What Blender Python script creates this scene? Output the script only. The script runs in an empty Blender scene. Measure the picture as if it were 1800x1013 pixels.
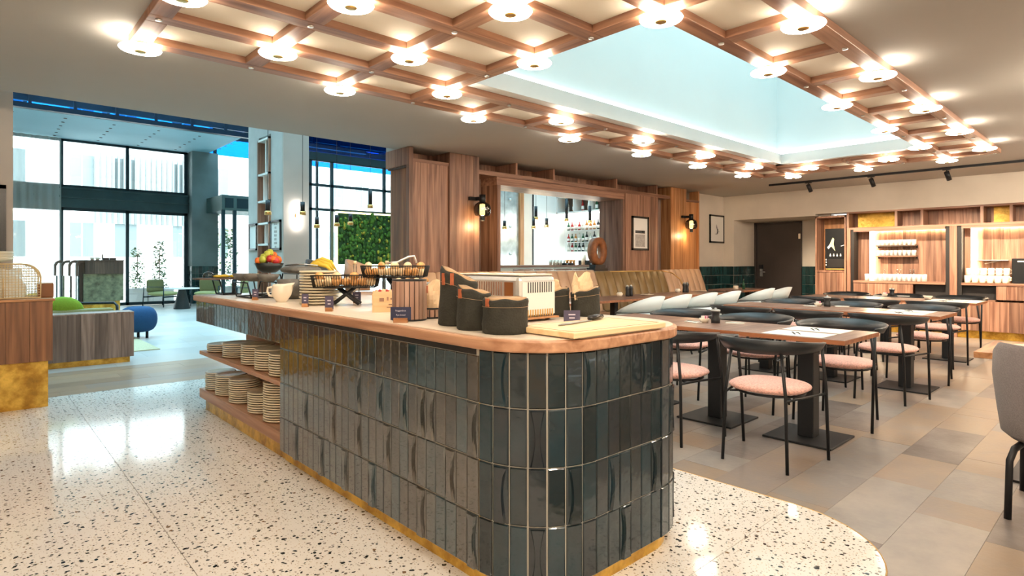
import bpy, math, random
from mathutils import Vector, Matrix
random.seed(7)
PI = math.pi
C = bpy.context.scene.collection
SC = bpy.context.scene
# ------------------------------------------------------------------ camera
HC = 1.25
AN = math.radians(47.39)
SX, CXX = math.sin(AN), math.cos(AN)
cam = bpy.data.cameras.new('camera'); cam_o = bpy.data.objects.new('camera', cam); C.objects.link(cam_o)
cam.sensor_width = 36; cam.lens = 1032 / 1800 * 36; cam.shift_y = -45.5 / 1800; cam.clip_start = .05; cam.clip_end = 300
cam_o.location = (0, 0, HC); cam_o.rotation_euler = (PI / 2, 0, AN - PI / 2)
SC.camera = cam_o
# ------------------------------------------------------------------ sky, light, exposure
SC.view_settings.view_transform = 'Standard'; SC.view_settings.look = 'None'
SC.view_settings.gamma = 1; SC.view_settings.use_curve_mapping = False
SC.view_settings.exposure = 1.12
W = bpy.data.worlds.new('sky'); SC.world = W; W.use_nodes = True
W.node_tree.nodes['Background'].inputs[0].default_value = (.80, .93, 1.0, 1)
W.node_tree.nodes['Background'].inputs[1].default_value = 5.0
SC.cycles.max_bounces = 7; SC.cycles.diffuse_bounces = 4; SC.cycles.glossy_bounces = 4
SC.cycles.transparent_max_bounces = 12; SC.cycles.sample_clamp_indirect = 6
SC.cycles.caustics_reflective = False; SC.cycles.caustics_refractive = False

def area(name, loc, rot, sx, sy, power, col=(1, 1, 1), portal=False):
    l = bpy.data.lights.new(name, 'AREA'); l.shape = 'RECTANGLE'; l.size = sx; l.size_y = sy; l.energy = power; l.color = col
    if portal: l.cycles.is_portal = True
    o = bpy.data.objects.new(name, l); o.location = loc; o.rotation_euler = rot; C.objects.link(o); return o
def point(name, loc, power, col, r=.05):
    l = bpy.data.lights.new(name, 'POINT'); l.energy = power; l.color = col; l.shadow_soft_size = r
    o = bpy.data.objects.new(name, l); o.location = loc; C.objects.link(o); return o
# portals: openings through which the sky lights the rooms
area('skylight_opening', (5.8, 2.8, 6.3), (0, 0, 0), 6.2, 2.2, 1, portal=True)
area('lobby_window_opening', (2.4, 20.4, 2.4), (-PI / 2, 0, 0), 7.5, 4.8, 1, portal=True)
area('glass_roof_opening', (7.0, 13.2, 5.7), (0, 0, 0), 16, 13, 1, portal=True)
area('side_window_opening', (9.0, 19.9, 2.6), (-PI / 2, 0, 0), 5.5, 5.0, 1, portal=True)

# ------------------------------------------------------------------ materials
MATS = {}
def newmat(name):
    m = bpy.data.materials.new(name); m.use_nodes = True; MATS[name] = m
    nt = m.node_tree; return m, nt, nt.nodes['Principled BSDF']
def nd(nt, t, **k):
    n = nt.nodes.new(t)
    for a, b in k.items(): setattr(n, a, b)
    return n
def rgb(c): return (c[0], c[1], c[2], 1)
def plain(name, col, rough=.5, metal=0., var=0., vs=8., bump=0., bs=60., spec=.5, emit=None, es=0., coat=0., sheen=0.):
    m, nt, b = newmat(name)
    b.inputs['Base Color'].default_value = rgb(col); b.inputs['Roughness'].default_value = rough
    b.inputs['Metallic'].default_value = metal; b.inputs['Specular IOR Level'].default_value = spec
    b.inputs['Coat Weight'].default_value = coat; b.inputs['Sheen Weight'].default_value = sheen
    tc = nd(nt, 'ShaderNodeTexCoord')
    if var:
        n = nd(nt, 'ShaderNodeTexNoise'); n.inputs['Scale'].default_value = vs; n.inputs['Detail'].default_value = 5
        nt.links.new(tc.outputs['Object'], n.inputs['Vector'])
        r = nd(nt, 'ShaderNodeValToRGB'); r.color_ramp.elements[0].position = .3; r.color_ramp.elements[1].position = .7
        r.color_ramp.elements[0].color = rgb([max(0, c * (1 - var)) for c in col]); r.color_ramp.elements[1].color = rgb([min(1, c * (1 + var)) for c in col])
        nt.links.new(n.outputs['Fac'], r.inputs['Fac']); nt.links.new(r.outputs['Color'], b.inputs['Base Color'])
    if bump:
        n2 = nd(nt, 'ShaderNodeTexNoise'); n2.inputs['Scale'].default_value = bs; n2.inputs['Detail'].default_value = 3
        nt.links.new(tc.outputs['Object'], n2.inputs['Vector'])
        bp = nd(nt, 'ShaderNodeBump'); bp.inputs['Strength'].default_value = bump; bp.inputs['Distance'].default_value = .01
        nt.links.new(n2.outputs['Fac'], bp.inputs['Height']); nt.links.new(bp.outputs['Normal'], b.inputs['Normal'])
    if emit:
        b.inputs['Emission Color'].default_value = rgb(emit); b.inputs['Emission Strength'].default_value = es
    return m
def rnd_node(nt):
    g = nd(nt, 'ShaderNodeNewGeometry'); o = nd(nt, 'ShaderNodeObjectInfo')
    a = nd(nt, 'ShaderNodeMath', operation='ADD'); f = nd(nt, 'ShaderNodeMath', operation='FRACT')
    nt.links.new(g.outputs['Random Per Island'], a.inputs[0]); nt.links.new(o.outputs['Random'], a.inputs[1]); nt.links.new(a.outputs[0], f.inputs[0])
    return f.outputs[0]
def wood(name, cols, axis='Z', rough=.45, fine=22., contrast=.35, plankvar=.35):
    m, nt, b = newmat(name); b.inputs['Roughness'].default_value = rough
    tc = nd(nt, 'ShaderNodeTexCoord'); mp = nd(nt, 'ShaderNodeMapping')
    s = [fine, fine, fine]; s['XYZ'.index(axis)] = fine * .05
    mp.inputs['Scale'].default_value = s
    r = rnd_node(nt); cb = nd(nt, 'ShaderNodeCombineXYZ'); ml = nd(nt, 'ShaderNodeMath', operation='MULTIPLY'); ml.inputs[1].default_value = 37.
    nt.links.new(r, ml.inputs[0]); nt.links.new(ml.outputs[0], cb.inputs[0]); nt.links.new(ml.outputs[0], cb.inputs[1]); nt.links.new(ml.outputs[0], cb.inputs[2])
    nt.links.new(tc.outputs['Object'], mp.inputs['Vector'])
    ad = nd(nt, 'ShaderNodeVectorMath', operation='ADD'); nt.links.new(mp.outputs[0], ad.inputs[0]); nt.links.new(cb.outputs[0], ad.inputs[1])
    n = nd(nt, 'ShaderNodeTexNoise'); n.inputs['Scale'].default_value = 1.; n.inputs['Detail'].default_value = 6; n.inputs['Distortion'].default_value = .6
    nt.links.new(ad.outputs[0], n.inputs['Vector'])
    rp = nd(nt, 'ShaderNodeValToRGB'); e = rp.color_ramp.elements
    e[0].position = .5 - contrast / 2; e[0].color = rgb(cols[0]); e[1].position = .5 + contrast / 2; e[1].color = rgb(cols[1])
    nt.links.new(n.outputs['Fac'], rp.inputs['Fac'])
    mr = nd(nt, 'ShaderNodeMapRange'); mr.inputs[3].default_value = 1 - plankvar; mr.inputs[4].default_value = 1 + plankvar * .5
    nt.links.new(r, mr.inputs[0])
    mx = nd(nt, 'ShaderNodeVectorMath', operation='SCALE'); nt.links.new(rp.outputs['Color'], mx.inputs[0]); nt.links.new(mr.outputs[0], mx.inputs['Scale'])
    nt.links.new(mx.outputs[0], b.inputs['Base Color'])
    bp = nd(nt, 'ShaderNodeBump'); bp.inputs['Strength'].default_value = .12; bp.inputs['Distance'].default_value = .004
    nt.links.new(n.outputs['Fac'], bp.inputs['Height']); nt.links.new(bp.outputs['Normal'], b.inputs['Normal'])
    return m
def palette(name, cols, rough=.4, nz=3., bump=.1, bs=14., mixn=.5, metal=0., spec=.5, coat=0.):
    """a colour per piece from a ramp, clouded by noise"""
    m, nt, b = newmat(name); b.inputs['Roughness'].default_value = rough; b.inputs['Metallic'].default_value = metal
    b.inputs['Specular IOR Level'].default_value = spec; b.inputs['Coat Weight'].default_value = coat
    r = rnd_node(nt); tc = nd(nt, 'ShaderNodeNewGeometry')
    n = nd(nt, 'ShaderNodeTexNoise'); n.inputs['Scale'].default_value = nz; n.inputs['Detail'].default_value = 6; n.inputs['Roughness'].default_value = .65
    nt.links.new(tc.outputs['Position'], n.inputs['Vector'])
    mm = nd(nt, 'ShaderNodeMix'); mm.inputs[0].default_value = mixn
    nt.links.new(r, mm.inputs[2]); nt.links.new(n.outputs['Fac'], mm.inputs[3])
    rp = nd(nt, 'ShaderNodeValToRGB'); els = rp.color_ramp.elements
    while len(els) < len(cols): els.new(.5)
    for i, c in enumerate(cols):
        els[i].position = .15 + .7 * i / (len(cols) - 1); els[i].color = rgb(c)
    nt.links.new(mm.outputs[0], rp.inputs['Fac']); nt.links.new(rp.outputs['Color'], b.inputs['Base Color'])
    if bump:
        n2 = nd(nt, 'ShaderNodeTexNoise'); n2.inputs['Scale'].default_value = bs; n2.inputs['Detail'].default_value = 2
        nt.links.new(tc.outputs['Position'], n2.inputs['Vector'])
        bp = nd(nt, 'ShaderNodeBump'); bp.inputs['Strength'].default_value = bump; bp.inputs['Distance'].default_value = .02
        nt.links.new(n2.outputs['Fac'], bp.inputs['Height']); nt.links.new(bp.outputs['Normal'], b.inputs['Normal'])
    return m
def glass(name, tint=(1, 1, 1), refl=.08, rough=.02):
    m, nt, b = newmat(name); out = nt.nodes['Material Output']
    tr = nd(nt, 'ShaderNodeBsdfTransparent'); tr.inputs[0].default_value = rgb(tint)
    gl = nd(nt, 'ShaderNodeBsdfGlossy'); gl.inputs['Roughness'].default_value = rough
    lw = nd(nt, 'ShaderNodeFresnel'); lw.inputs[0].default_value = 1.3
    mx = nd(nt, 'ShaderNodeMixShader'); sc = nd(nt, 'ShaderNodeMath', operation='ADD'); sc.inputs[1].default_value = refl; sc.use_clamp = True
    nt.links.new(lw.outputs[0], sc.inputs[0]); nt.links.new(sc.outputs[0], mx.inputs[0])
    nt.links.new(tr.outputs[0], mx.inputs[1]); nt.links.new(gl.outputs[0], mx.inputs[2]); nt.links.new(mx.outputs[0], out.inputs[0])
    nt.nodes.remove(b); return m
def glow(name, col, s):
    m, nt, b = newmat(name); out = nt.nodes['Material Output']; e = nd(nt, 'ShaderNodeEmission')
    e.inputs[0].default_value = rgb(col); e.inputs[1].default_value = s; nt.links.new(e.outputs[0], out.inputs[0]); nt.nodes.remove(b); return m

# woods
WAL = [(.155, .068, .040), (.40, .215, .138)]
wood('walnut_z', WAL, 'Z'); wood('walnut_x', WAL, 'X', plankvar=.15); wood('walnut_y', WAL, 'Y', plankvar=.15)
GW = [(.15, .10, .08), (.36, .26, .215)]
wood('rust_wood_z', [(.10, .038, .016), (.36, .15, .06)], 'Z', contrast=.45, plankvar=.3)
wood('grey_wood_z', GW, 'Z')
OR = [(.30, .115, .035), (.60, .30, .13)]
wood('warm_wood_z', OR, 'Z', plankvar=.25); wood('warm_wood_y', OR, 'Y', plankvar=.1); wood('warm_wood_x', OR, 'X', plankvar=.1)
wood('dark_wood_z', [(.05, .03, .02), (.13, .08, .055)], 'Z')
wood('grid_x', [(.20, .085, .045), (.42, .22, .13)], 'X', plankvar=.15); wood('grid_y', [(.20, .085, .045), (.42, .22, .13)], 'Y', plankvar=.15)
wood('edge_y', [(.33, .15, .075), (.60, .34, .20)], 'Y', plankvar=.1)
wood('counter_y', [(.68, .57, .45), (.84, .74, .61)], 'Y', rough=.3, contrast=.5, plankvar=.05)
wood('board_x', [(.72, .50, .25), (.86, .68, .42)], 'X', plankvar=.1)
wood('table_x', [(.12, .062, .045), (.28, .165, .12)], 'X', rough=.35, plankvar=.15)
wood('table_edge', [(.22, .075, .03), (.40, .16, .07)], 'Y', rough=.4, plankvar=.1)
wood('crate_wood', [(.62, .40, .20), (.80, .58, .34)], 'X', plankvar=.1)
wood('brass_streak', [(.30, .16, .03), (.75, .48, .12)], 'X', plankvar=.1)
plain('black_metal', (.012, .013, .015), .38, .3)
plain('black_wire', (.02, .018, .016), .4, .6)
plain('black_shell', (.012, .015, .018), .38, 0, spec=.5)
plain('table_black', (.014, .015, .017), .5, .2)
plain('steel', (.55, .55, .54), .28, 1.)
plain('brass', (.72, .45, .16), .3, 1.)
plain('aluminium', (.75, .76, .75), .35, .85, .05, 20)
plain('ceiling_paint', (.42, .40, .365), .85, 0, .05, .7)
plain('coffer_panel', (.64, .57, .46), .8, 0, .03, 1)
plain('wall_plaster', (.70, .63, .54), .85, 0, .09, 1.3, .08, 6)
plain('concrete', (.46, .45, .42), .8, 0, .16, 1.6, .15, 9)
plain('concrete_dark', (.18, .22, .215), .8, 0, .2, 1.2, .1, 6)
plain('beige_plaster', (.50, .44, .385), .85, 0, .06, 2)
plain('white_wall', (.78, .80, .78), .8, 0, .04, 2)
plain('shaft_white', (.74, .83, .83), .8, 0, .03, .8)
plain('lintel_dark', (.045, .085, .09), .5, .2, .15, 3)
plain('frame_teal', (.02, .045, .055), .45, .4)
plain('truss', (.008, .022, .045), .45, .3)
plain('soffit_blue', (.28, .50, .58), .7, 0, .06, .6)
plain('header_green', (.09, .15, .14), .5, .2)
plain('door_brown', (.045, .035, .032), .42, 0, .1, 3)
palette('gold_leaf', [(.11, .05, .005), (.40, .20, .014), (.80, .50, .08), (.46, .26, .02)], .36, 7., .25, 18., .9, metal=.3)
palette('tile_tan_reflect', [(.008, .013, .014), (.045, .037, .027), (.014, .026, .030), (.009, .036, .048), (.060, .050, .036)], .13, 9., .26, 13., .35, spec=1., coat=1.)  # brown steps paint the tan floor's reflection into the dark glaze
palette('tile_teal', [(.002, .006, .008), (.004, .017, .023), (.013, .018, .023), (.003, .024, .036), (.020, .023, .022)], .12, 9., .22, 13., .35, spec=.6, coat=.3)
palette('green_tile', [(.004, .018, .02), (.012, .05, .052), (.02, .07, .07)], .15, 4., .4, 12., .3)
plain('grout', (.46, .42, .35), .8)
palette('stone_tile', [(.10, .078, .068), (.23, .20, .185), (.31, .235, .17), (.235, .22, .21), (.37, .33, .29)], .38, 3.0, .05, 40, .42)
palette('lobby_tile', [(.34, .33, .31), (.46, .44, .41), (.41, .37, .33)], .35, 1.2, .03, 40, .4)
palette('lobby_wood', [(.15, .085, .05), (.33, .20, .115), (.25, .18, .14)], .35, 2.2, .03, 40, .4)
plain('pink_seat', (.76, .42, .35), .9, 0, .30, 90, .5, 220, sheen=.2)
plain('blue_shell', (.74, .83, .85), .5)
plain('grey_fabric', (.19, .165, .165), .9, 0, .18, 160, .35, 260, sheen=.2)
plain('tan_leather', (.54, .35, .225), .42, 0, .07, 5)
plain('olive_leather', (.23, .145, .055), .42, 0, .08, 5)
plain('stoneware', (.66, .58, .42), .4, 0, .05, 20)
plain('stoneware_rim', (.72, .58, .36), .4)
plain('cream_glaze', (.80, .70, .56), .25)
plain('bag_fabric', (.026, .025, .018), .85, 0, .2, 30, .3, 120)
plain('bag_lining', (.52, .34, .19), .85, 0, .1, 20)
plain('paper', (.78, .58, .36), .8, 0, .12, 14, .4, 26)
plain('white_paper', (.80, .77, .70), .75)
plain('leather_tab', (.42, .11, .04), .6, 0, .15, 60)
plain('card_purple', (.07, .06, .11), .5)
plain('card_navy', (.012, .018, .06), .5)
plain('card_print', (.62, .58, .66), .6)
plain('bread', (.58, .30, .10), .7, 0, .35, 18, .3, 40)
plain('bread_pale', (.78, .58, .34), .75, 0, .15, 24, .2, 60)
plain('grey_bowl', (.14, .135, .12), .55, 0, .2, 30)
plain('black_bowl', (.012, .018, .018), .35)
plain('orange_fruit', (.80, .17, .02), .45, 0, .08, 30, .2, 200)
plain('red_fruit', (.48, .03, .03), .35, 0, .3, 16)
plain('green_apple', (.42, .46, .06), .4, 0, .2, 10)
plain('banana', (.72, .50, .04), .5, 0, .12, 16)
plain('rattan', (.66, .50, .27), .6, 0, .12, 30)
plain('amber_box', (.22, .075, .018), .4, 0, .1, 12)
plain('pillow_green', (.20, .34, .02), .85, 0, .1, 60, .2, 200)
plain('pillow_yellow', (.50, .40, .03), .85, 0, .1, 60)
plain('pouf_blue', (.005, .05, .14), .85, 0, .15, 90, .2, 200)
plain('rug_beige', (.50, .44, .28), .95, 0, .12, 60)
plain('olive_cushion', (.26, .25, .11), .85, 0, .1, 60)
plain('lime_cushion', (.48, .47, .20), .85, 0, .1, 60)
plain('cone_black', (.02, .025, .025), .5)
plain('plant_green', (.05, .13, .04), .6, 0, .35, 12)
plain('planter_pale', (.55, .60, .60), .7)
plain('facade_white', (.80, .80, .78), .8, 0, .02, 1)
plain('facade_window', (.15, .19, .19), .4)
plain('pavement', (.55, .55, .52), .9)
plain('mirror_aged', (.60, .66, .66), .22, .55, .3, 5)
plain('desk_patina', (.15, .165, .10), .45, .3, .5, 14)
plain('picture_white', (.80, .78, .74), .7)
plain('picture_grey', (.42, .39, .36), .7, 0, .25, 30)
plain('picture_ink', (.07, .07, .07), .7)
plain('machine_black', (.012, .013, .014), .25)
plain('machine_yellow', (.72, .70, .38), .5)
plain('rust', (.27, .095, .03), .6, 0, .3, 14, .3, 40)
plain('curtain_sheer', (.78, .76, .70), .9)
plain('moss', (.05, .11, .008), .95, 0, .6, 7, .6, 40)
plain('moss_yellow', (.35, .27, .02), .95, 0, .4, 20, .5, 60)
plain('moss_dark', (.02, .05, .006), .95, 0, .4, 20, .5, 60)
plain('pepper_black', (.02, .022, .024), .45)
plain('pink_packet', (.62, .09, .22), .6)
plain('salt_clear', (.5, .5, .48), .2, .3)
plain('dark_stuff', (.02, .02, .022), .5)
plain('dark_red', (.28, .03, .03), .4)
plain('bottle_green', (.015, .09, .04), .12)
plain('bottle_dark', (.01, .013, .016), .12)
plain('bottle_red', (.35, .02, .02), .15)
plain('bottle_amber', (.40, .16, .03), .15)
plain('bottle_pale', (.55, .58, .52), .12)
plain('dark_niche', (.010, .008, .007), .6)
glass('window_glass', (.98, 1, 1), .03); glass('skylight_pane', (.70, .77, .77), .03); glass('sky_tint_glass', (.07, .38, .78), .03); glass('roof_glass', (.66, .84, .90), .03); glass('clear_glass', (.93, .96, .95), .12); glass('smoke_glass', (.34, .29, .20), .12)  # clerestory and roof tints put the blue of the sky into the glass
glass('grey_glass', (.62, .72, .74), .08)
m, nt, b = newmat('tumbler_glass'); b.inputs['Base Color'].default_value = (.95, .93, .9, 1); b.inputs['Alpha'].default_value = .38; b.inputs['Roughness'].default_value = .15
glow('lamp_glow', (1.0, .865, .70), 20.); glow('lamp_soft', (1., .72, .42), 5.); glow('led_warm', (1., .80, .52), 34.); glow('led_white', (1., .97, .92), 14.)
glow('bulb', (1., .82, .55), 14.); glow('led_cool', (.93, .98, 1.), 3.0); glow('moss_led', (1., .85, .35), 3.)
# sheer curtain: half the light passes
m = MATS['curtain_sheer']; nt = m.node_tree; b = nt.nodes['Principled BSDF']; tr = nd(nt, 'ShaderNodeBsdfTransparent'); mx = nd(nt, 'ShaderNodeMixShader')
b.inputs['Transmission Weight'].default_value = 0
mx.inputs[0].default_value = .55; nt.links.new(tr.outputs[0], mx.inputs[1]); nt.links.new(b.outputs[0], mx.inputs[2]); nt.links.new(mx.outputs[0], nt.nodes['Material Output'].inputs[0])
# terrazzo
def terrazzo():
    m, nt, b = newmat('terrazzo'); b.inputs['Roughness'].default_value = .09; b.inputs['Specular IOR Level'].default_value = .55
    g = nd(nt, 'ShaderNodeNewGeometry'); prev = None
    n = nd(nt, 'ShaderNodeTexNoise'); n.inputs['Scale'].default_value = 26; nt.links.new(g.outputs['Position'], n.inputs['Vector'])
    sc = nd(nt, 'ShaderNodeVectorMath', operation='SCALE'); sc.inputs['Scale'].default_value = .028; nt.links.new(n.outputs['Color'], sc.inputs[0])
    ad = nd(nt, 'ShaderNodeVectorMath', operation='ADD'); nt.links.new(g.outputs['Position'], ad.inputs[0]); nt.links.new(sc.outputs[0], ad.inputs[1])
    n0 = nd(nt, 'ShaderNodeTexNoise'); n0.inputs['Scale'].default_value = 5; n0.inputs['Detail'].default_value = 4; nt.links.new(g.outputs['Position'], n0.inputs['Vector'])
    r0 = nd(nt, 'ShaderNodeValToRGB'); r0.color_ramp.elements[0].color = (.74, .70, .645, 1); r0.color_ramp.elements[1].color = (.84, .81, .76, 1)
    nt.links.new(n0.outputs['Fac'], r0.inputs['Fac']); prev = r0.outputs['Color']
    for scale, thr, cols in ((75, .27, [(.50, .42, .33), (.40, .36, .32), (.62, .52, .40)]), (34, .215, [(.05, .055, .05), (.16, .14, .12), (.10, .10, .09)]), (20, .165, [(.012, .014, .014), (.03, .035, .035), (.20, .12, .06)])):
        v = nd(nt, 'ShaderNodeTexVoronoi'); v.voronoi_dimensions = '2D'; v.inputs['Scale'].default_value = scale; nt.links.new(ad.outputs[0], v.inputs['Vector'])
        sp = nd(nt, 'ShaderNodeSeparateColor'); nt.links.new(v.outputs['Color'], sp.inputs[0])
        rad = nd(nt, 'ShaderNodeMath', operation='MULTIPLY'); rad.inputs[1].default_value = thr * 1.6; nt.links.new(sp.outputs[0], rad.inputs[0])
        off = nd(nt, 'ShaderNodeMath', operation='SUBTRACT'); off.inputs[1].default_value = thr * .45; nt.links.new(rad.outputs[0], off.inputs[0])
        lt = nd(nt, 'ShaderNodeMath', operation='LESS_THAN'); nt.links.new(v.outputs['Distance'], lt.inputs[0]); nt.links.new(off.outputs[0], lt.inputs[1])
        rp = nd(nt, 'ShaderNodeValToRGB'); rp.color_ramp.interpolation = 'CONSTANT'; els = rp.color_ramp.elements; els.new(.5)
        for i, c in enumerate(cols): els[i].position = i * .4; els[i].color = rgb(c)
        nt.links.new(sp.outputs[1], rp.inputs['Fac'])
        mx = nd(nt, 'ShaderNodeMix', data_type='RGBA'); nt.links.new(lt.outputs[0], mx.inputs[0]); nt.links.new(prev, mx.inputs[6]); nt.links.new(rp.outputs['Color'], mx.inputs[7]); prev = mx.outputs[2]
    nt.links.new(prev, b.inputs['Base Color'])
terrazzo()

# ------------------------------------------------------------------ mesh helpers
class G:
    def __init__(s): s.v = []; s.f = []; s.sm = []
    def add(s, vs, fs, smooth=False):
        k = len(s.v); s.v += [tuple(p) for p in vs]; s.f += [tuple(i + k for i in f) for f in fs]; s.sm += [smooth] * len(fs); return s
    def box(s, x0, x1, y0, y1, z0, z1):
        x0, x1 = min(x0, x1), max(x0, x1); y0, y1 = min(y0, y1), max(y0, y1); z0, z1 = min(z0, z1), max(z0, z1)
        return s.add([(x0, y0, z0), (x1, y0, z0), (x1, y1, z0), (x0, y1, z0), (x0, y0, z1), (x1, y0, z1), (x1, y1, z1), (x0, y1, z1)],
                     [(0, 3, 2, 1), (4, 5, 6, 7), (0, 1, 5, 4), (1, 2, 6, 5), (2, 3, 7, 6), (3, 0, 4, 7)])
    def cbox(s, x, y, z, sx, sy, sz): return s.box(x - sx / 2, x + sx / 2, y - sy / 2, y + sy / 2, z - sz / 2, z + sz / 2)
    def prism(s, poly, z0, z1):
        n = len(poly); return s.add([(x, y, z0) for x, y in poly] + [(x, y, z1) for x, y in poly],
            [tuple(range(n))[::-1], tuple(range(n, 2 * n))] + [(i, (i + 1) % n, n + (i + 1) % n, n + i) for i in range(n)])
    def lathe(s, prof, cx=0, cy=0, z=0, n=20, smooth=True):
        vs = []; fs = []
        for r, h in prof:
            for k in range(n): a = 2 * PI * k / n; vs.append((cx + r * math.cos(a), cy + r * math.sin(a), z + h))
        m = len(prof)
        for i in range(m - 1):
            for k in range(n): fs.append((i * n + k, i * n + (k + 1) % n, (i + 1) * n + (k + 1) % n, (i + 1) * n + k))
        fs.append(tuple(range(n))[::-1]); fs.append(tuple(range((m - 1) * n, m * n)))
        return s.add(vs, fs, smooth)
    def cyl(s, x, y, z0, z1, r, n=16, r2=None): return s.lathe([(r, z0), (r if r2 is None else r2, z1)], x, y, 0, n)
    def tube(s, pts, r, n=8, closed=False):
        P = [Vector(p) for p in pts]; vs = []; fs = []; m = len(P); up = Vector((0, 0, 1)); prev = None
        for i in range(m):
            if closed: d = P[(i + 1) % m] - P[i - 1]
            else: d = P[min(i + 1, m - 1)] - P[max(i - 1, 0)]
            d.normalize()
            if prev is None:
                a = d.cross(up)
                if a.length < .05: a = d.cross(Vector((1, 0, 0)))
            else:
                a = prev - d * prev.dot(d)
                if a.length < 1e-4: a = d.orthogonal()
            a.normalize(); prev = a; b = d.cross(a)
            rr = r[i] if isinstance(r, (list, tuple)) else r
            for k in range(n):
                t = 2 * PI * k / n; vs.append(P[i] + (a * math.cos(t) + b * math.sin(t)) * rr)
        for i in range(m if closed else m - 1):
            j = (i + 1) % m
            for k in range(n): fs.append((i * n + k, j * n + k, j * n + (k + 1) % n, i * n + (k + 1) % n))
        if not closed: fs.append(tuple(range(n))); fs.append(tuple(range((m - 1) * n, m * n))[::-1])
        return s.add(vs, fs, True)
    def cushion(s, cx, cy, z0, z1, a, b, e=2.8, n=28, rings=5, puff=1.):
        vs = []; fs = []; rows = []
        for i in range(-rings, rings + 1):
            t = i / rings; h = (z0 + z1) / 2 + (z1 - z0) / 2 * math.sin(t * PI / 2); q = max(.02, math.cos(t * PI / 2) ** .45 * puff if abs(t) < 1 else .02)
            if abs(t) == 1: q = .35; h = z1 if t > 0 else z0
            rows.append((q, h))
        for q, h in rows:
            for k in range(n):
                th = 2 * PI * k / n; c, sn = math.cos(th), math.sin(th)
                vs.append((cx + a * q * math.copysign(abs(c) ** (2 / e), c), cy + b * q * math.copysign(abs(sn) ** (2 / e), sn), h))
        m = len(rows)
        for i in range(m - 1):
            for k in range(n): fs.append((i * n + k, i * n + (k + 1) % n, (i + 1) * n + (k + 1) % n, (i + 1) * n + k))
        fs.append(tuple(range(n))[::-1]); fs.append(tuple(range((m - 1) * n, m * n)))
        return s.add(vs, fs, True)
    def blob(s, x, y, z, rx, ry, rz, n=10, m=6, j=0.):
        vs = []; fs = []
        for i in range(1, m):
            t = PI * i / m
            for k in range(n):
                p = 2 * PI * k / n; q = 1 + random.uniform(-j, j); vs.append((x + rx * q * math.sin(t) * math.cos(p), y + ry * q * math.sin(t) * math.sin(p), z + rz * q * math.cos(t)))
        vs.append((x, y, z + rz)); vs.append((x, y, z - rz)); T = len(vs) - 2
        for i in range(m - 2):
            for k in range(n): fs.append((i * n + k, (i + 1) * n + k, (i + 1) * n + (k + 1) % n, i * n + (k + 1) % n))
        for k in range(n): fs.append((T, k, (k + 1) % n)); fs.append((T + 1, (m - 2) * n + (k + 1) % n, (m - 2) * n + k))
        return s.add(vs, fs, True)
    def strip(s, sections, closed_sec=True, caps=True, smooth=True):
        """loft equal-length loops"""
        n = len(sections[0]); vs = [p for sec in sections for p in sec]; fs = []
        for i in range(len(sections) - 1):
            for k in range(n if closed_sec else n - 1): fs.append((i * n + k, i * n + (k + 1) % n, (i + 1) * n + (k + 1) % n, (i + 1) * n + k))
        if caps: fs.append(tuple(range(n))[::-1]); fs.append(tuple(range((len(sections) - 1) * n, len(sections) * n)))
        return s.add(vs, fs, smooth)
    def mesh(s, name):
        me = bpy.data.meshes.new(name); me.from_pydata(s.v, [], s.f); me.polygons.foreach_set('use_smooth', s.sm)
        import bmesh
        bm = bmesh.new(); bm.from_mesh(me); bmesh.ops.recalc_face_normals(bm, faces=bm.faces)
        bm.to_mesh(me); bm.free()
        me.update(); return me
def ob(name, g, mat, parent=None, loc=(0, 0, 0), rz=0, bev=0, rot=None):
    me = g.mesh(name) if isinstance(g, G) else g
    if mat and not me.materials: me.materials.append(MATS[mat])
    o = bpy.data.objects.new(name, me); C.objects.link(o)
    if parent: o.parent = parent
    o.location = loc; o.rotation_euler = rot if rot else (0, 0, rz)
    if bev:
        md = o.modifiers.new('b', 'BEVEL'); md.width = bev; md.segments = 2; md.limit_method = 'ANGLE'
    return o
def tag(o, label, cat=None, group=None, kind=None):
    if label: o['label'] = label
    if cat: o['category'] = cat
    if group: o['group'] = group
    if kind: o['kind'] = kind
    return o
def thing(name, label, cat, loc=(0, 0, 0), rz=0, group=None):
    o = bpy.data.objects.new(name, None); C.objects.link(o); o.location = loc; o.rotation_euler = (0, 0, rz); o.empty_display_size = .05
    return tag(o, label, cat, group)
def struct(name, g, mat, parent=None, **k):
    o = ob(name, g, mat, parent, **k)
    if not parent: o['kind'] = 'structure'
    return o
def sroot(name):
    o = bpy.data.objects.new(name, None); C.objects.link(o); o['kind'] = 'structure'; return o
KIDS = {}
def dup(root, loc, rz=None, label=None, group=None):
    def cp(o, par):
        c = o.copy(); C.objects.link(c); c.parent = par
        for ch in [q for q in KIDS.setdefault(o.name, list(o.children))]: cp(ch, c)
        return c
    r = cp(root, None); r.location = loc
    if rz is not None: r.rotation_euler = (0, 0, rz)
    if label: r['label'] = label
    if group: r['group'] = group
    return r
def Bx(*a): return G().box(*a)
def pt(u, v, z):
    """pixel of the 1800 frame on the level z"""
    w = -(v - 461) / 1032; D = (z - HC) / w; R = (u - 900) / 1032 * D
    return SX * R + CXX * D, -CXX * R + SX * D
def ptY(u, v, Y):
    R = (u - 900) / 1032; D = Y / (-CXX * R + SX); return (SX * R + CXX) * D, HC - (v - 461) / 1032 * D
ORD = ['first', 'second', 'third', 'fourth', 'fifth', 'sixth', 'seventh', 'eighth', 'ninth', 'tenth', 'eleventh', 'twelfth', 'thirteenth', 'fourteenth', 'fifteenth', 'sixteenth', 'seventeenth', 'eighteenth', 'nineteenth', 'twentieth']
PM = {}
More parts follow.
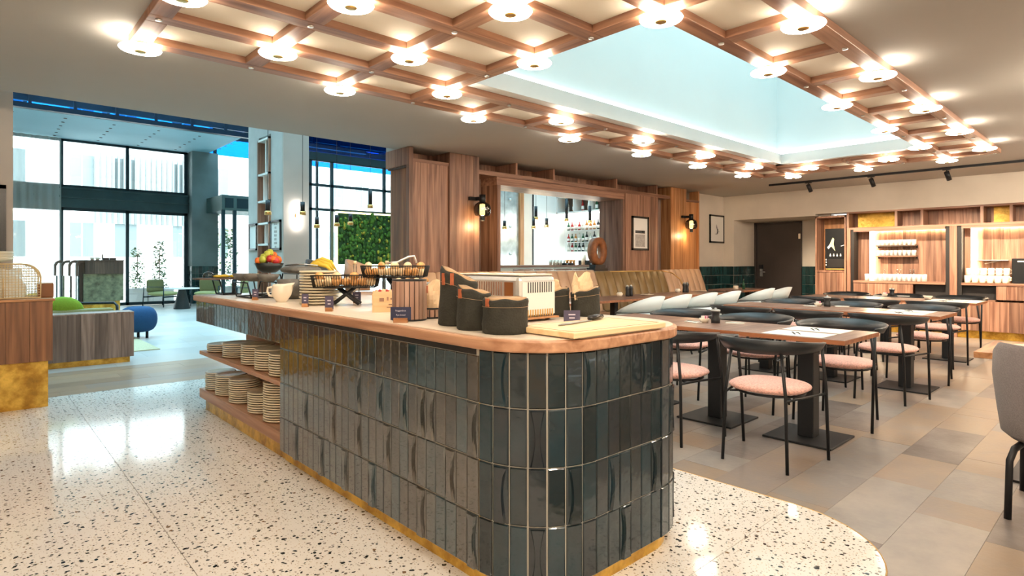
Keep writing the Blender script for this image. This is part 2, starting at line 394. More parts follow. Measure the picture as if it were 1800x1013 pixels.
def planks(parent, axis, a0, a1, fix, z0, z1, w, t, mat, name='plank', gap=.002):
    """upright boards side by side along an axis, face at `fix`, thickness t away from it (sign kept)"""
    n = max(1, round((a1 - a0) / w)); w = (a1 - a0) / n; key = (axis, round(w, 4), round(z1 - z0, 4), t, mat)
    if key not in PM:
        g = Bx(gap / 2, w - gap / 2, 0, t, 0, z1 - z0) if axis == 'x' else Bx(0, t, gap / 2, w - gap / 2, 0, z1 - z0)
        PM[key] = g.mesh('plank'); PM[key].materials.append(MATS[mat])
    for i in range(n):
        j = random.uniform(-.0015, .0015)
        ob(name, PM[key], None, parent, (a0 + i * w, fix + j, z0) if axis == 'x' else (fix + j, a0 + i * w, z0))
# ================================================================== STRUCTURE
ZC = 2.67
# ---- ceiling of the dining room, with the skylight opening
HX0, HX1, HY0, HY1 = 2.835, 8.72, 1.87, 3.72
g = G(); g.box(-3, HX0, -3, 6.42, ZC, ZC + .2); g.box(HX1, 12.4, -3, 6.42, ZC, ZC + .2); g.box(HX0, HX1, -3, HY0, ZC, ZC + .2); g.box(HX0, HX1, HY1, 6.42, ZC, ZC + .2); g.box(3.96, 12.4, 6.42, 6.72, ZC, ZC + .2)
ceil = struct('ceiling', g, 'ceiling_paint')
g = G(); t = .06; H1 = 6.25
g.box(HX0 - t, HX0, HY0 - t, HY1 + t, ZC, H1); g.box(HX1, HX1 + t, HY0 - t, HY1 + t, ZC, H1)
g.box(HX0, HX1, HY0 - t, HY0, ZC, H1); g.box(HX0, HX1, HY1, HY1 + t, ZC, H1)
sh = struct('wall_skylight', g, 'shaft_white')
g = G(); e = .035   # pale ledge round the foot of the shaft hiding the light line
for a in ((HX0, HX1, HY1 - .11, HY1), (HX1 - .11, HX1, HY0, HY1)): g.box(*a, ZC - .002, ZC + .14)
struct('trim_1', g, 'white_wall')
ob('led_line', G().box(HX0 + .05, HX1 - .02, HY1 - .02, HY1 + .002, ZC + .14, ZC + .19).box(HX1 - .02, HX1 + .002, HY0 + .05, HY1 - .02, ZC + .14, ZC + .19), 'led_cool', sh)
w = sroot('window_1')
ob('pane', Bx(HX0, HX1, HY0, HY1, 6.15, 6.16), 'skylight_pane', w)
for i in range(4): ob('glazing_bar', Bx(HX0 + 1.2 * (i + 1) - .03, HX0 + 1.2 * (i + 1) + .03, HY0, HY1, 6.17, 6.22), 'aluminium', w)
# ---- dining walls
g = G(); g.box(12.07, 12.27, 4.41, 6.31, 2.15, ZC).box(12.07, 12.27, 6.07, 6.4, 0, 2.15).box(12.07, 12.7, -3, 4.41, 2.185, ZC)
g.box(12.27, 13.1, 6.07, 6.3, 0, 2.4).box(13.1, 13.3, 4.2, 5.05, 0, 2.4).box(13.1, 13.3, 5.05, 6.3, 2.13, 2.4).box(12.27, 13.3, 4.2, 6.3, 2.15, 2.4).box(12.6, 13.2, 4.2, 4.41, 0, 2.4)
wf = struct('wall_far', g, 'wall_plaster')
struct('wall_bar_side', Bx(10.75, 12.3, 6.31, 6.5, 0, ZC), 'wall_plaster')
struct('wall_right', Bx(-3, 12.7, -3.2, -3, 0, ZC), 'wall_plaster')
struct('wall_back', Bx(-3.2, -3, -3, 6.42, 0, ZC), 'wall_plaster')
struct('wall_lobby_link', Bx(-3.2, -1.2, 6.42, 6.62, 0, 5.6), 'beige_plaster')
struct('wall_cabinet_end', Bx(12.52, 12.7, -3, 3.9, 0, 2.18), 'walnut_z')
# green tile wainscot on the far wall (small glazed tiles, joined)
def tile_field(segs, z0, z1, rows, tw, name='tile_cladding', mat='green_tile', parent=None, th=.012):
    g = G(); rh = (z1 - z0) / rows
    for (xa, ya, xb, yb, nx, ny) in segs:
        L = math.hypot(xb - xa, yb - ya); n = max(1, round(L / tw)); dx, dy = (xb - xa) / n, (yb - ya) / n
        for i in range(n):
            for r in range(rows):
                x, y = xa + dx * i, ya + dy * i; e1 = .03; j = random.uniform(0, .003); q = th + j
                x0, y0, x1, y1 = x + dx * e1, y + dy * e1, x + dx * (1 - e1), y + dy * (1 - e1)
                g.prism([(x0, y0), (x1, y1), (x1 + nx * q, y1 + ny * q), (x0 + nx * q, y0 + ny * q)], z0 + rh * r + .003, z0 + rh * (r + 1) - .003)
    o = ob(name, g, mat, parent); o['kind'] = 'stuff'; return o
tile_field([(10.75, 6.31, 12.07, 6.31, 0, -1), (12.07, 6.31, 12.07, 6.07, -1, 0), (12.07, 6.07, 13.1, 6.07, 0, -1), (13.1, 5.05, 13.1, 4.3, -1, 0)], 0, 1.16, 6, .075, parent=wf)
# door
d = sroot('door_1')
ob('door_leaf', Bx(13.05, 13.1, 5.09, 6.02, 0.01, 2.1), 'door_brown', d, bev=.004)
ob('door_frame', G().box(13.03, 13.12, 5.05, 5.09, 0, 2.13).box(13.03, 13.12, 6.02, 6.07, 0, 2.13).box(13.03, 13.12, 5.05, 6.07, 2.1, 2.13), 'door_brown', d)
hd = ob('handle_plate', Bx(13.03, 13.05, 5.88, 5.94, .93, 1.16), 'steel', d); ob('handle', G().tube([(13.03, 5.91, 1.03), (12.98, 5.91, 1.03), (12.98, 5.80, 1.03)], .01), 'steel', hd)
ob('lock', Bx(13.0, 13.05, 5.87, 5.95, 1.10, 1.19), 'black_metal', d); ob('hinge', Bx(13.02, 13.05, 5.06, 5.10, 1.75, 1.86), 'steel', d)

# ---- floors
fl = struct('floor', G().box(-3, 13.3, -3, 6.85, -.12, -.012).box(-1.4, 16, 6.85, 20.2, -.12, -.012).box(4, 16, 6.3, 6.86, -.12, -.012), 'grout')
def floor_tiles(x0, x1, y0, y1, pitch, lens, mat, limit=300, near=(0, 0), skip=None):
    rows = round((y1 - y0) / pitch); ts = []
    for r in range(rows):
        y = y0 + r * pitch; x = x0 - random.uniform(0, lens[-1])
        while x < x1:
            L = random.choice(lens); a, b = max(x, x0), min(x + L, x1)
            if b - a > .05 and not (skip and skip(a, b, y)): ts.append((a, b, y, pitch))
            x += L
    ts.sort(key=lambda t: ((t[0] + t[1]) / 2 - near[0]) ** 2 + (t[2] - near[1]) ** 2)
    big = G(); cache = {}
    for i, (a, b, y, p) in enumerate(ts):
        zt = random.uniform(-.0006, .0006)
        if i < limit:
            k = round(b - a, 2)
            if k not in cache: cache[k] = G().box(.0006, k - .0006, .0006, p - .0006, -.012, 0).mesh('tile'); cache[k].materials.append(MATS[mat])
            ob('floor_tile', cache[k], None, fl, (a, y, zt))
        else: big.box(a + .0006, b - .0006, y + .0006, y + p - .0006, -.012, zt)
    if big.v: o = ob('floor_tiles', big, mat, fl); o['kind'] = 'stuff'
floor_tiles(1.4, 12.1, -1.0, 6.35, .3, [.3, .6, .6, .9, .9], 'stone_tile', 297, (3.6, 1.2), skip=lambda a, b, y: b < 3.08 and y > .95)
floor_tiles(-3, 1.4, -3, .7, .6, [.6, 1.2], 'stone_tile', 0)
floor_tiles(-1.2, 12, 6.85, 8.35, .25, [1.2, 1.5], 'lobby_wood', 40, (1, 6.8))
floor_tiles(-1.2, 15, 8.35, 20, .6, [1.2], 'lobby_tile', 60, (2, 9))
# terrazzo slabs with a rounded corner
def rounded(x0, x1, y0, y1, r, n=10):
    """polygon with the corner (x1, y0) rounded"""
    p = [(x0, y1), (x0, y0)]
    for i in range(n + 1):
        a = -PI / 2 + PI / 2 * i / n; p.append((x1 - r + r * math.cos(a), y0 + r + r * math.sin(a)))
    return p + [(x1, y1)]
XS = [-3, -.8, .66, 2.12, 3.12]; YS = [.7, 1.24, 4.05, 6.86]
for i in range(4):
    for j in range(3):
        a, b, c, d2 = XS[i] + .0015, XS[i + 1] - .0015, YS[j] + .0015, YS[j + 1] - .0015
        if i == 3 and j == 0:   # ordinary clip of the rounded corner R .55
            p = [(a, d2), (a, c)] + [(3.12 - .55 + .55 * math.cos(-PI / 2 + PI / 2 * q / 12), .7 + .55 + .55 * math.sin(-PI / 2 + PI / 2 * q / 12)) for q in range(13) if .7 + .55 + .55 * math.sin(-PI / 2 + PI / 2 * q / 12) < d2] + [(b, d2)]
        else: p = [(a, c), (b, c), (b, d2), (a, d2)]
        ob('terrazzo_slab', G().prism(p, -.011, .003), 'terrazzo', fl)
edge = [(3.12, 6.3), (3.12, 1.25)] + [(2.57 + .55 * math.cos(-PI / 2 * q / 12), 1.25 + .55 * math.sin(-PI / 2 * q / 12)) for q in range(1, 13)] + [(-3, .7)]
ob('edge_strip', G().tube([(x, y, .001) for x, y in edge], .004, 6), 'brass', fl)

# ---- lobby shell
LX0, LX1, LY1, LH = -1.2, 16, 20., 5.6
struct('wall_lobby_left', Bx(LX0 - .2, LX0, 6.42, LY1, 0, LH), 'beige_plaster')
struct('wall_lobby_front', G().box(LX0, 16, 6.42, 6.62, ZC + .2, LH).box(12.3, 16, 6.42, 6.62, 0, LH), 'beige_plaster')
struct('wall_lobby_right', Bx(LX1, LX1 + .2, 6.42, LY1, 0, LH), 'white_wall')
pier = struct('wall_left_pier', Bx(LX0, .285, 7.25, 7.9, 0, LH), 'beige_plaster')
# glass roof on dark trusses
rf = sroot('ceiling_glass_roof')
ob('roof_glazing', Bx(LX0, LX1, 6.5, LY1, LH, LH + .02), 'roof_glass', rf)
for k in range(9): ob('truss_beam', Bx(LX0, LX1, 7.6 + k * 1.5, 7.68 + k * 1.5, 5.1, 5.3), 'truss', rf)
for k in range(10): ob('rafter', Bx(LX0 + .4 + k * 1.75, LX0 + .47 + k * 1.75, 6.5, LY1, 5.3, 5.5), 'truss', rf)
# blue daylit soffit panel with its dark beam and hangers
so = struct('ceiling_panel', Bx(LX0, 5.35, 16.65, LY1 - .05, 4.6, 4.68), 'soffit_blue')
for i in range(7):
    for k in range(6): ob('spot_hole', G().cyl(-.3 + i * .95, 17.1 + k * .5, 4.592, 4.6, .035, 8), 'dark_stuff', so)
bm_ = struct('trim_2', G().box(LX0, 9, 16.45, 16.62, 4.60, 4.71), 'truss')
for i in range(12):
    ob('hanger', Bx(LX0 + .5 + i * .8, LX0 + .56 + i * .8, 16.5, 16.56, 4.71, 5.6), 'truss', bm_)
ob('pendant_rail', G().box(3, 12, 8.48, 8.52, 4.98, 5.04).box(2.9, 3.3, 8.18, 8.22, 4.98, 5.04), 'truss', rf)
for i in range(4): ob('pipe', G().tube([(5.2, 12.2 + i * 1.1, 4.55 + .1 * i), (11, 12.9 + i * .9, 4.5 + .12 * i)], .05), 'truss', bm_)
ob('duct', G().tube([(5.4, 12.0, 4.25), (8.6, 14.6, 4.7)], .04), 'truss', bm_)
# window wall
def window(n, rect, frame, mulls=(), trans=(), axis='x', fix=LY1, t=.09):
    a0, a1, z0, z1 = rect; w = sroot('window_%d' % n); h = t / 2
    def bar(nm, A0, A1, Z0, Z1):
        ob(nm, Bx(A0, A1, fix - h, fix + h, Z0, Z1) if axis == 'x' else Bx(fix - h, fix + h, A0, A1, Z0, Z1), frame, w)
    for m_ in mulls: bar('mullion', m_ - h * .9, m_ + h * .9, z0, z1)
    for tt in trans: bar('transom', a0, a1, tt - .03, tt + .03)
    bar('frame', a0, a0 + t, z0, z1); bar('frame', a1 - t, a1, z0, z1); bar('sill', a0, a1, z0, z0 + .09); bar('head', a0, a1, z1 - .08, z1)
    xs = [a0] + sorted(mulls) + [a1]; zs = [z0] + sorted(trans) + [z1]
    for i in range(len(xs) - 1):
        for j in range(len(zs) - 1):
            ob('pane', Bx(xs[i], xs[i + 1], fix - .004, fix + .004, zs[j], zs[j + 1]) if axis == 'x' else Bx(fix - .004, fix + .004, xs[i], xs[i + 1], zs[j], zs[j + 1]), 'window_glass', w)
    return w
window(2, (LX0, 4.86, 0, 2.74), 'frame_teal', (.2, 1.787, 3.30))
window(3, (LX0, 4.86, 3.27, 4.62), 'frame_teal', (.2, 1.787, 3.30))
window(4, (5.6, 16, 0, 5.5), 'frame_teal', (9, 13), ())
ob('clerestory_glass', Bx(LX0, LX1, 19.98, 20.0, 4.64, LH), 'sky_tint_glass', rf); ob('clerestory_glass', Bx(5.65, 9.3, 13.0, 13.02, 3.78, LH), 'sky_tint_glass', rf)
struct('trim_3', G().box(LX0, 4.86, 19.85, 20.15, 2.74, 3.27).box(LX0, 4.86, 19.78, 19.86, 3.0, 3.05).box(LX0, 4.86, 19.78, 19.86, 3.24, 3.28), 'lintel_dark')
window(5, (5.65, 9.3, 0, 3.66), 'frame_teal', (6.21, 7.6, 8.6), (2.47, 3.03), 'x', 13.0, .07)
struct('trim_4', G().box(5.65, 9.3, 12.94, 13.06, 3.6, 3.78).box(9.25, 9.4, 10.6, 13.05, 0, 4.6), 'frame_teal')
# grey column with green tile foot
col = struct('column_grey', Bx(4.87, 5.60, 19.5, 20.0, 0, 4.6), 'concrete_dark')
tile_field([(4.87, 19.5, 5.60, 19.5, 0, -1), (4.87, 20., 4.87, 19.5, -1, 0)], 0, 1.13, 5, .09, parent=col, name='tile_foot')
# entrance vestibule
vs = sroot('vestibule')
ob('header', Bx(5.27, 6.9, 18.0, 19.6, 2.74, 3.19), 'header_green', vs, bev=.01)
ob('header_panel', Bx(5.36, 5.58, 17.985, 18.0, 2.82, 3.1), 'frame_teal', vs); ob('header_panel', Bx(5.68, 6.3, 17.985, 18.0, 2.82, 3.1), 'frame_teal', vs)
for x in (5.31, 5.62, 6.85): ob('post', Bx(x - .04, x + .05, 18.0, 18.09, 0, 2.76), 'frame_teal', vs)
ob('glass_leaf', Bx(5.36, 5.6, 18.04, 18.05, 0.05, 2.7), 'window_glass', vs); ob('glass_leaf', Bx(5.67, 6.8, 18.04, 18.05, 0.05, 2.7), 'window_glass', vs)
# concrete pillar with tall shelf niche (runs back along its side)
PX = 3.5
pl = struct('column_shelf', G().box(PX, 3.88, 9.0, 9.47, 0, LH).box(PX, 3.88, 10.0, 10.5, 0, LH).box(PX + .30, 3.88, 9.47, 10.0, 0, LH).box(PX, PX + .3, 9.47, 10.0, 3.3, LH), 'concrete')
struct('column_face', Bx(PX + .002, 3.90, 8.96, 8.999, 0, LH), 'beige_plaster')
for y in (9.47, 9.955): ob('shelf_side', Bx(PX - .03, PX + .3, y, y + .045, .4, 3.25), 'walnut_z', pl)
for i, z in enumerate((.4, 1.18, 1.52, 1.86, 2.22, 2.66, 3.22)): ob('shelf_board', Bx(PX - .03, PX + .3, 9.47, 10.0, z, z + .03), 'picture_white', pl)
ob('shelf_back', Bx(PX + .27, PX + .3, 9.5, 9.96, .4, 3.25), 'warm_wood_z', pl)
for z0, z1, y in ((1.55, 1.86, 9.72), (2.25, 2.66, 9.78), (2.69, 3.22, 9.7)): ob('shelf_divider', Bx(PX, PX + .27, y, y + .02, z0, z1), 'picture_white', pl)

# ---- outside: pavement, pale facade
pv = struct('ground_outside', Bx(-40, 60, 20.2, 60, -.1, -.02), 'pavement')
fc = thing('building', 'bright white building facade with grey windows across the street', 'building', (0, 32, 0))
ob('wall', Bx(-20, 45, 0, .5, 0, 18), 'facade_white', fc)
for zz in (1.0, 4.0, 7.0, 10.0):
    for k in range(14):
        x = -3.2 + k * 2.0 + (.35 if k % 2 else 0); wv = ob('window', Bx(x, x + .85, -.03, 0, zz + .5, zz + 2.0), 'facade_window', fc)
        ob('window_bar', Bx(x + .40, x + .45, -.05, -.03, zz + .5, zz + 2.0), 'facade_white', wv)
for k in range(22): ob('fin', Bx(4.0 + k * .22, 4.08 + k * .22, -.25, -.1, 3.0, 6.2), 'facade_window', fc)

# ---- oak and walnut partition between dining room and bar
PY = 6.13; PB = 6.68
pt_ = thing('wall_partition', None, None); pt_['kind'] = 'structure'
def pb(name, *a, mat='walnut_x'): return ob(name, Bx(*a), mat, pt_)
# left open end box
planks(pt_, 'y', PY + .02, PB, 3.93, 2.45, ZC - .002, .11, .03, 'walnut_z')
pb('end_post', 3.93, 3.99, PY, PY + .06, 0, ZC - .004, mat='walnut_z')
pb('end_soffit', 3.96, 4.55, PY + .06, PB, 2.43, 2.45, mat='dark_wood_z')
planks(pt_, 'y', PY + .06, PB, 4.0, 0, 2.43, .12, .02, 'rust_wood_z')
planks(pt_, 'x', 3.99, 4.53, PY + .012, 0, 2.49, .11, .03, 'walnut_z')
pb('shelf_board', 3.99, 4.53, PY, PB, 2.49, 2.53)
planks(pt_, 'x', 3.99, 4.55, PY + .35, 2.53, ZC - .004, .11, .02, 'walnut_z')
# first pilaster
planks(pt_, 'x', 4.53, 5.02, PY - .02, 0, ZC - .004, .10, .03, 'walnut_z')
planks(pt_, 'y', PY - .02, PB, 4.99, 0, 2.43, .11, .03, 'grey_wood_z'); pb('pilaster_side', 4.53, 4.56, PY, PB, 2.53, ZC - .004, mat='walnut_z'); pb('pilaster_side', 4.99, 5.02, PY, PB, 2.43, ZC - .004, mat='walnut_z')
planks(pt_, 'x', 5.02, 5.44, PY + .38, 0, 2.44, .10, .03, 'grey_wood_z')
# long shelf board with the boxes on it
pb('shelf_board', 5.02, 9.69, PY, PB, 2.44, 2.50)
pb('lintel', 5.38, 8.31, PY + .03, PB - .02, 2.33, 2.44)
planks(pt_, 'x', 5.02, 9.69, PY + .42, 2.50, ZC - .004, .12, .02, 'walnut_z')
for x in (5.72, 6.5, 8.05, 9.25): pb('divider', x, x + .035, PY + .01, PB - .1, 2.50, ZC - .004, mat='walnut_z')
pb('gold_panel', 5.76, 6.0, PY + .39, PY + .41, 2.50, ZC - .004, mat='gold_leaf')
# opening posts
pb('opening_post', 5.38, 5.44, PY + .02, PB - .02, 1.0, 2.33, mat='walnut_z'); pb('opening_post', 8.25, 8.31, PY + .02, PB - .02, 1.0, 2.33, mat='walnut_z')
pb('ledge', 5.44, 8.25, PY, PB, 1.05, 1.10)
planks(pt_, 'x', 5.02, 8.31, PY + .02, 0, 1.05, .4, .03, 'walnut_z')
planks(pt_, 'x', 8.31, 9.30, PY + .01, 0, 2.44, .12, .03, 'walnut_z')
planks(pt_, 'x', 9.30, 9.69, PY + .2, 0, 2.44, .10, .03, 'grey_wood_z')
planks(pt_, 'x', 9.69, 10.23, PY - .02, 0, ZC - .004, .11, .03, 'warm_wood_z')
pb('pilaster_side', 9.69, 9.72, PY, PB, 0, ZC - .004, mat='warm_wood_z')
planks(pt_, 'x', 10.23, 10.75, PY + .04, 0, 2.44, .10, .03, 'warm_wood_z')
pb('shelf_board', 10.23, 10.75, PY, PB, 2.44, 2.48); pb('back_board', 10.23, 10.75, PY + .35, PY + .37, 2.48, ZC - .004, mat='warm_wood_z'); pb('end_post', 10.71, 10.75, PY, PY + .2, 0, ZC - .004, mat='warm_wood_z')
pb('rear_lining', 4.0, 5.38, PB - .03, PB - .01, 0, ZC - .01, mat='walnut_z'); pb('rear_lining', 8.31, 10.75, PB - .03, PB - .01, 0, ZC - .01, mat='walnut_z'); pb('rear_lining', 5.38, 8.31, PB - .03, PB - .01, 0, 1.05, mat='walnut_z')
struct('trim_5', G().box(5.02, 5.38, PB - .02, PB + .02, 2.5, ZC).box(5.38, 8.31, PB - .02, PB + .02, 2.5, ZC), 'walnut_x')

# ---- bar room behind
bw = struct('wall_bar_back', Bx(9.2, 11.7, 10.45, 10.6, 0, LH), 'white_wall')
ob('mirror', Bx(8.9, 9.78, 10.40, 10.44, 0, 3.6), 'mirror_aged', bw)
for z in (1.45, 2.1, 2.75): ob('mirror_stud', G().tube([(9.5, 10.40, z), (9.5, 10.37, z)], .03), 'aluminium', bw)
ob('wood_post', Bx(9.78, 9.90, 10.33, 10.45, 0, LH), 'warm_wood_z', bw); ob('cream_panel', Bx(9.90, 10.26, 10.41, 10.45, 0, LH), 'wall_plaster', bw); ob('joint', Bx(10.26, 10.30, 10.40, 10.45, 0, LH), 'black_metal', bw)
struct('wall_bar_side_back', Bx(11.5, 11.7, 7.0, 10.45, 0, LH), 'white_wall')
# ================================================================== CEILING GRID AND LAMPS
NX = lambda i: .774 + .667 * i
NY = lambda j: 4.27 - .4915 * j
GZ0, GZ1 = 2.617, ZC
cg = thing('ceiling_lattice', 'walnut timber lattice with pale panels fixed under the ceiling around the skylight', 'lattice', (0, 0, 0))
bw2 = .056
def beam_x(i0, i1, j): ob('beam', Bx(NX(i0) - bw2, NX(i1) + bw2, NY(j) - bw2, NY(j) + bw2, GZ0, GZ1), 'grid_x', cg, bev=.004)
def beam_y(i, j0, j1): ob('beam', Bx(NX(i) - bw2, NX(i) + bw2, NY(j1) + bw2, NY(j0) - bw2, GZ0, GZ1), 'grid_y', cg, bev=.004)
beam_x(0, 13, 0); beam_x(0, 13, 1); beam_x(0, 13, 5); beam_x(0, 13, 6)
for j in (2, 3, 4): beam_x(0, 3, j); beam_x(12, 13, j)
for i in range(14):
    for j in range(6):
        if i <= 3 or i >= 12 or j in (0, 5): beam_y(i, j, j + 1)
for i in range(14):
    for j in range(7):
        if (i + j) % 2 and (i <= 3 or i >= 12 or j in (0, 1, 5, 6)): ob('screw_cap', G().cyl(NX(i), NY(j), GZ0 - .008, GZ0, .017, 12), 'steel', cg)
pm = {}
for i in range(13):
    for j in range(6):
        if i < 3 or i >= 12 or j in (0, 5):
            k = 0
            if k not in pm: pm[k] = G().box(0, .667 - 2 * bw2, 0, .4915 - 2 * bw2, 0, .004).mesh('panel'); pm[k].materials.append(MATS['coffer_panel'])
            ob('coffer_panel', pm[k], None, cg, (NX(i) + bw2, NY(j + 1) + bw2, ZC - .006))
# lamps
def lamp_proto():
    t = thing('ceiling_lamp', 'x', 'lamp', (0, 0, 0), 0, 'glowing disc lamps under the timber lattice')
    ob('stem', G().lathe([(.045, 0), (.045, -.008), (.03, -.012), (.028, -.022)], n=16), 'brass', t)
    ob('glass_disc', G().lathe([(.03, -.020), (.085, -.021), (.112, -.028), (.117, -.035), (.110, -.043), (.085, -.049), (.028, -.050)], n=28), 'lamp_glow', t)
    ob('cap', G().lathe([(.032, -.048), (.032, -.055), (.024, -.058)], n=14), 'brass', t)
    return t
rowname = ['outer row nearest the bar partition', 'second row from the bar partition', 'third row from the bar partition', 'middle row of the lattice', 'third row from the right side', 'row along the skylight right edge', 'outermost right row']
lp = lamp_proto(); first = True
vis = {}
for j in range(7):
    cells = [i for i in range(14) if (i + j) % 2 == 0 and (i <= 3 or i >= 12 or j in (0, 1, 5, 6))]
    # only those that the photograph shows
    cells = [i for i in cells if not (j == 4 and i == 0) and not (j == 5 and i == 1) and not (j == 6 and i in (0, 2))]
    for k, i in enumerate(cells):
        lab = 'glowing disc lamp, %s from the near end, %s' % (ORD[k], rowname[j])
        loc = (NX(i), NY(j), GZ0)
        if first: lp.location = loc; lp['label'] = lab; first = False
        else: dup(lp, loc, None, lab)
dup(lp, (NX(1), NY(5), GZ0), None, 'glowing glass disc lamp above the camera on the near right side')

# ---- track with spots at the far wall
tr = thing('lighting_track', 'black track rail on the ceiling along the far wall', 'track light', (10.72, 0, 0))
ob('rail', Bx(-.025, .025, -1.5, 4.71, ZC - .035, ZC), 'black_metal', tr)
for k, y in enumerate((4.03, 3.06, 2.06, 1.06)):
    s = thing('spotlight', 'black cylinder spotlight on the ceiling track, %s from its left end' % ORD[k], 'spotlight', (10.72, y, ZC - .035), 0, 'spotlights on the far wall track')
    ob('bracket', G().tube([(0, 0, 0), (0, 0, -.03)], .01).box(-.02, .02, -.05, .05, -.012, 0), 'black_metal', s)
    ob('head', G().tube([(-.02, 0, -.035), (.045, -.025, -.155)], .034, 14), 'black_metal', s)
    l = bpy.data.lights.new('spot', 'SPOT'); l.energy = 150; l.color = (1., .80, .58); l.spot_size = 1.5; l.spot_blend = .8; l.shadow_soft_size = .03
    o = bpy.data.objects.new('spot_beam', l); C.objects.link(o); o.location = (10.78, y, ZC - .22); o.rotation_euler = (0, -math.radians(38), 0)

# ================================================================== THE ISLAND
IX0, IX1, IY0, IY1, IR = 1.43, 2.47, 1.425, 5.55, .305
YF = 3.69        # the full-height tiled front ends here, open shelves beyond
isl = thing('buffet_island', 'long buffet island clad in glossy dark teal tiles with oak top and open plate shelves', 'counter')
def outline(off, y1=IY1, r=IR, n=12):
    """island plan, grown by off, both near corners rounded"""
    x0, x1, y0 = IX0 - off, IX1 + off, IY0 - off; r = r + off; p = [(x0, y1)]
    for i in range(n + 1): a = PI + PI / 2 * i / n; p.append((x0 + r + r * math.cos(a), y0 + r + r * math.sin(a)))
    for i in range(n + 1): a = 3 * PI / 2 + PI / 2 * i / n; p.append((x1 - r + r * math.cos(a), y0 + r + r * math.sin(a)))
    return p + [(x1, y1)]
ob('core', G().prism(outline(.005, YF - .001), .0685, .925), 'grout', isl)
ob('plinth', G().prism(outline(-.025, YF), 0, .07), 'gold_leaf', isl)
ob('plinth', Bx(IX0 + .03, IX1 - .05, YF, 5.42, 0, .10), 'gold_leaf', isl)
ob('edge_band', G().prism(outline(.03, IY1 + .03), .92, .966), 'edge_y', isl, bev=.008)
ob('worktop', G().prism(outline(.012, IY1 + .01), .955, .97), 'counter_y', isl)
ob('gap_shade_strip', G().box(IX0 - .008, IX0 + .05, 1.75, 3.55, .895, .921), 'dark_niche', isl)  # solid near-black strip paints the shade of the gap under the worktop
ob('upper_box', Bx(IX0 + .012, IX1 - .012, YF, IY1 - .012, .75, .92), 'grout', isl)
ob('shelf', Bx(IX0, IX1 - .02, YF, 5.5, .465, .495), 'edge_y', isl, bev=.003); ob('shelf', Bx(IX0, IX1 - .02, YF, 5.5, .10, .175), 'edge_y', isl, bev=.003)
ob('back_panel', Bx(1.78, 1.81, YF, 5.4, .13, .75), 'warm_wood_y', isl)
ob('end_panel', Bx(IX0 + .01, IX1 - .02, YF - .005, YF + .008, .07, .92), 'warm_wood_z', isl)
ob('joint_strip', Bx(IX0 - .006, IX0 + .01, 1.727, 1.733, .07, .92), 'brass', isl)
# glazed tiles, one by one; some carry a raised hourglass
def tile_mesh(w, h, bow, th=.012):
    g = G(); x = w / 2 - .0025; z0, z1 = .0025, h - .0025; b = .0035
    # pillowed plate: outer at y=0 (wall), face at y=-th
    ring = lambda ix, y: [(-x + ix, y, z0 + ix), (x - ix, y, z0 + ix), (x - ix, y, z1 - ix), (-x + ix, y, z1 - ix)]
    g.strip([ring(0, 0), ring(0, -th + .003), ring(b, -th)], True, True, False)
    if bow:
        n = 8; L = []; R = []
        for k in range(n + 1):
            t = k / n; zz = z0 + .004 + (z1 - z0 - .008) * t; q = (x - .005) * (1 - .62 * math.sin(PI * t) ** 1.0)
            L.append((-q, zz)); R.append((q, zz))
        poly = L + R[::-1]; m = len(poly)
        vs = [(px, -th, pz) for px, pz in poly] + [(px * .80, -th - .010, pz) for px, pz in poly]
        g.add(vs, [tuple(range(m, 2 * m))] + [(i, (i + 1) % m, m + (i + 1) % m, m + i) for i in range(m)])
    return g.mesh('tile')
TM = {}
def tile(x, y, z, ang, w, h, bow, mat='tile_tan_reflect'):
    k = (round(w, 3), round(h, 3), bow, mat)
    if k not in TM: TM[k] = tile_mesh(w, h, bow); TM[k].materials.append(MATS[mat])
    o = ob('tile', TM[k], None, isl, (x, y, z)); o.rotation_euler = (random.uniform(-.006, .006), random.uniform(-.002, .002), ang + random.uniform(-.012, .012))
RH = .2145; Z0 = .07
BOW = {1: {0, 4, 5, 7, 10, 13, 17}, 2: {2, 6, 9, 13, 17, 22}, 3: {0, 5, 11, 15, 19, 24}}
for c in range(28):
    y = 1.733 + .06989 * (c + .5)
    for r in range(4):
        z = Z0 + (3 - r) * RH; h = RH if r else (.895 if c < 26 else .92) - (Z0 + 3 * RH)
        tile(IX0 - .0, y, z, -PI / 2, .0699, h, c in BOW.get(r, ()))
for c in range(26):
    y = YF + (IY1 - YF) / 26 * (c + .5); tile(IX0, y, .739, -PI / 2, (IY1 - YF) / 26, .182, False)
CB = {(1, 0), (1, 2), (3, 1), (3, 3), (5, 2), (6, 0), (8, 2), (9, 3), (11, 0), (12, 2), (14, 1), (16, 3), (18, 2)}
cols = []
for k in range(7):
    a = PI + PI / 2 * (k + .5) / 7; cols.append((IX0 + IR + IR * math.cos(a), IY0 + IR + IR * math.sin(a), a + PI / 2, IR * PI / 2 / 7))
for k in range(6): cols.append((IX0 + IR + (IX1 - IX0 - 2 * IR) / 6 * (k + .5), IY0, 0, (IX1 - IX0 - 2 * IR) / 6))
for k in range(7):
    a = 3 * PI / 2 + PI / 2 * (k + .5) / 7; cols.append((IX1 - IR + IR * math.cos(a), IY0 + IR + IR * math.sin(a), a + PI / 2, IR * PI / 2 / 7))
for c, (x, y, a, w) in enumerate(cols):
    for r in range(4): tile(x, y, Z0 + (3 - r) * RH, a, w, RH if r else .2065, (c, r) in CB, 'tile_teal')
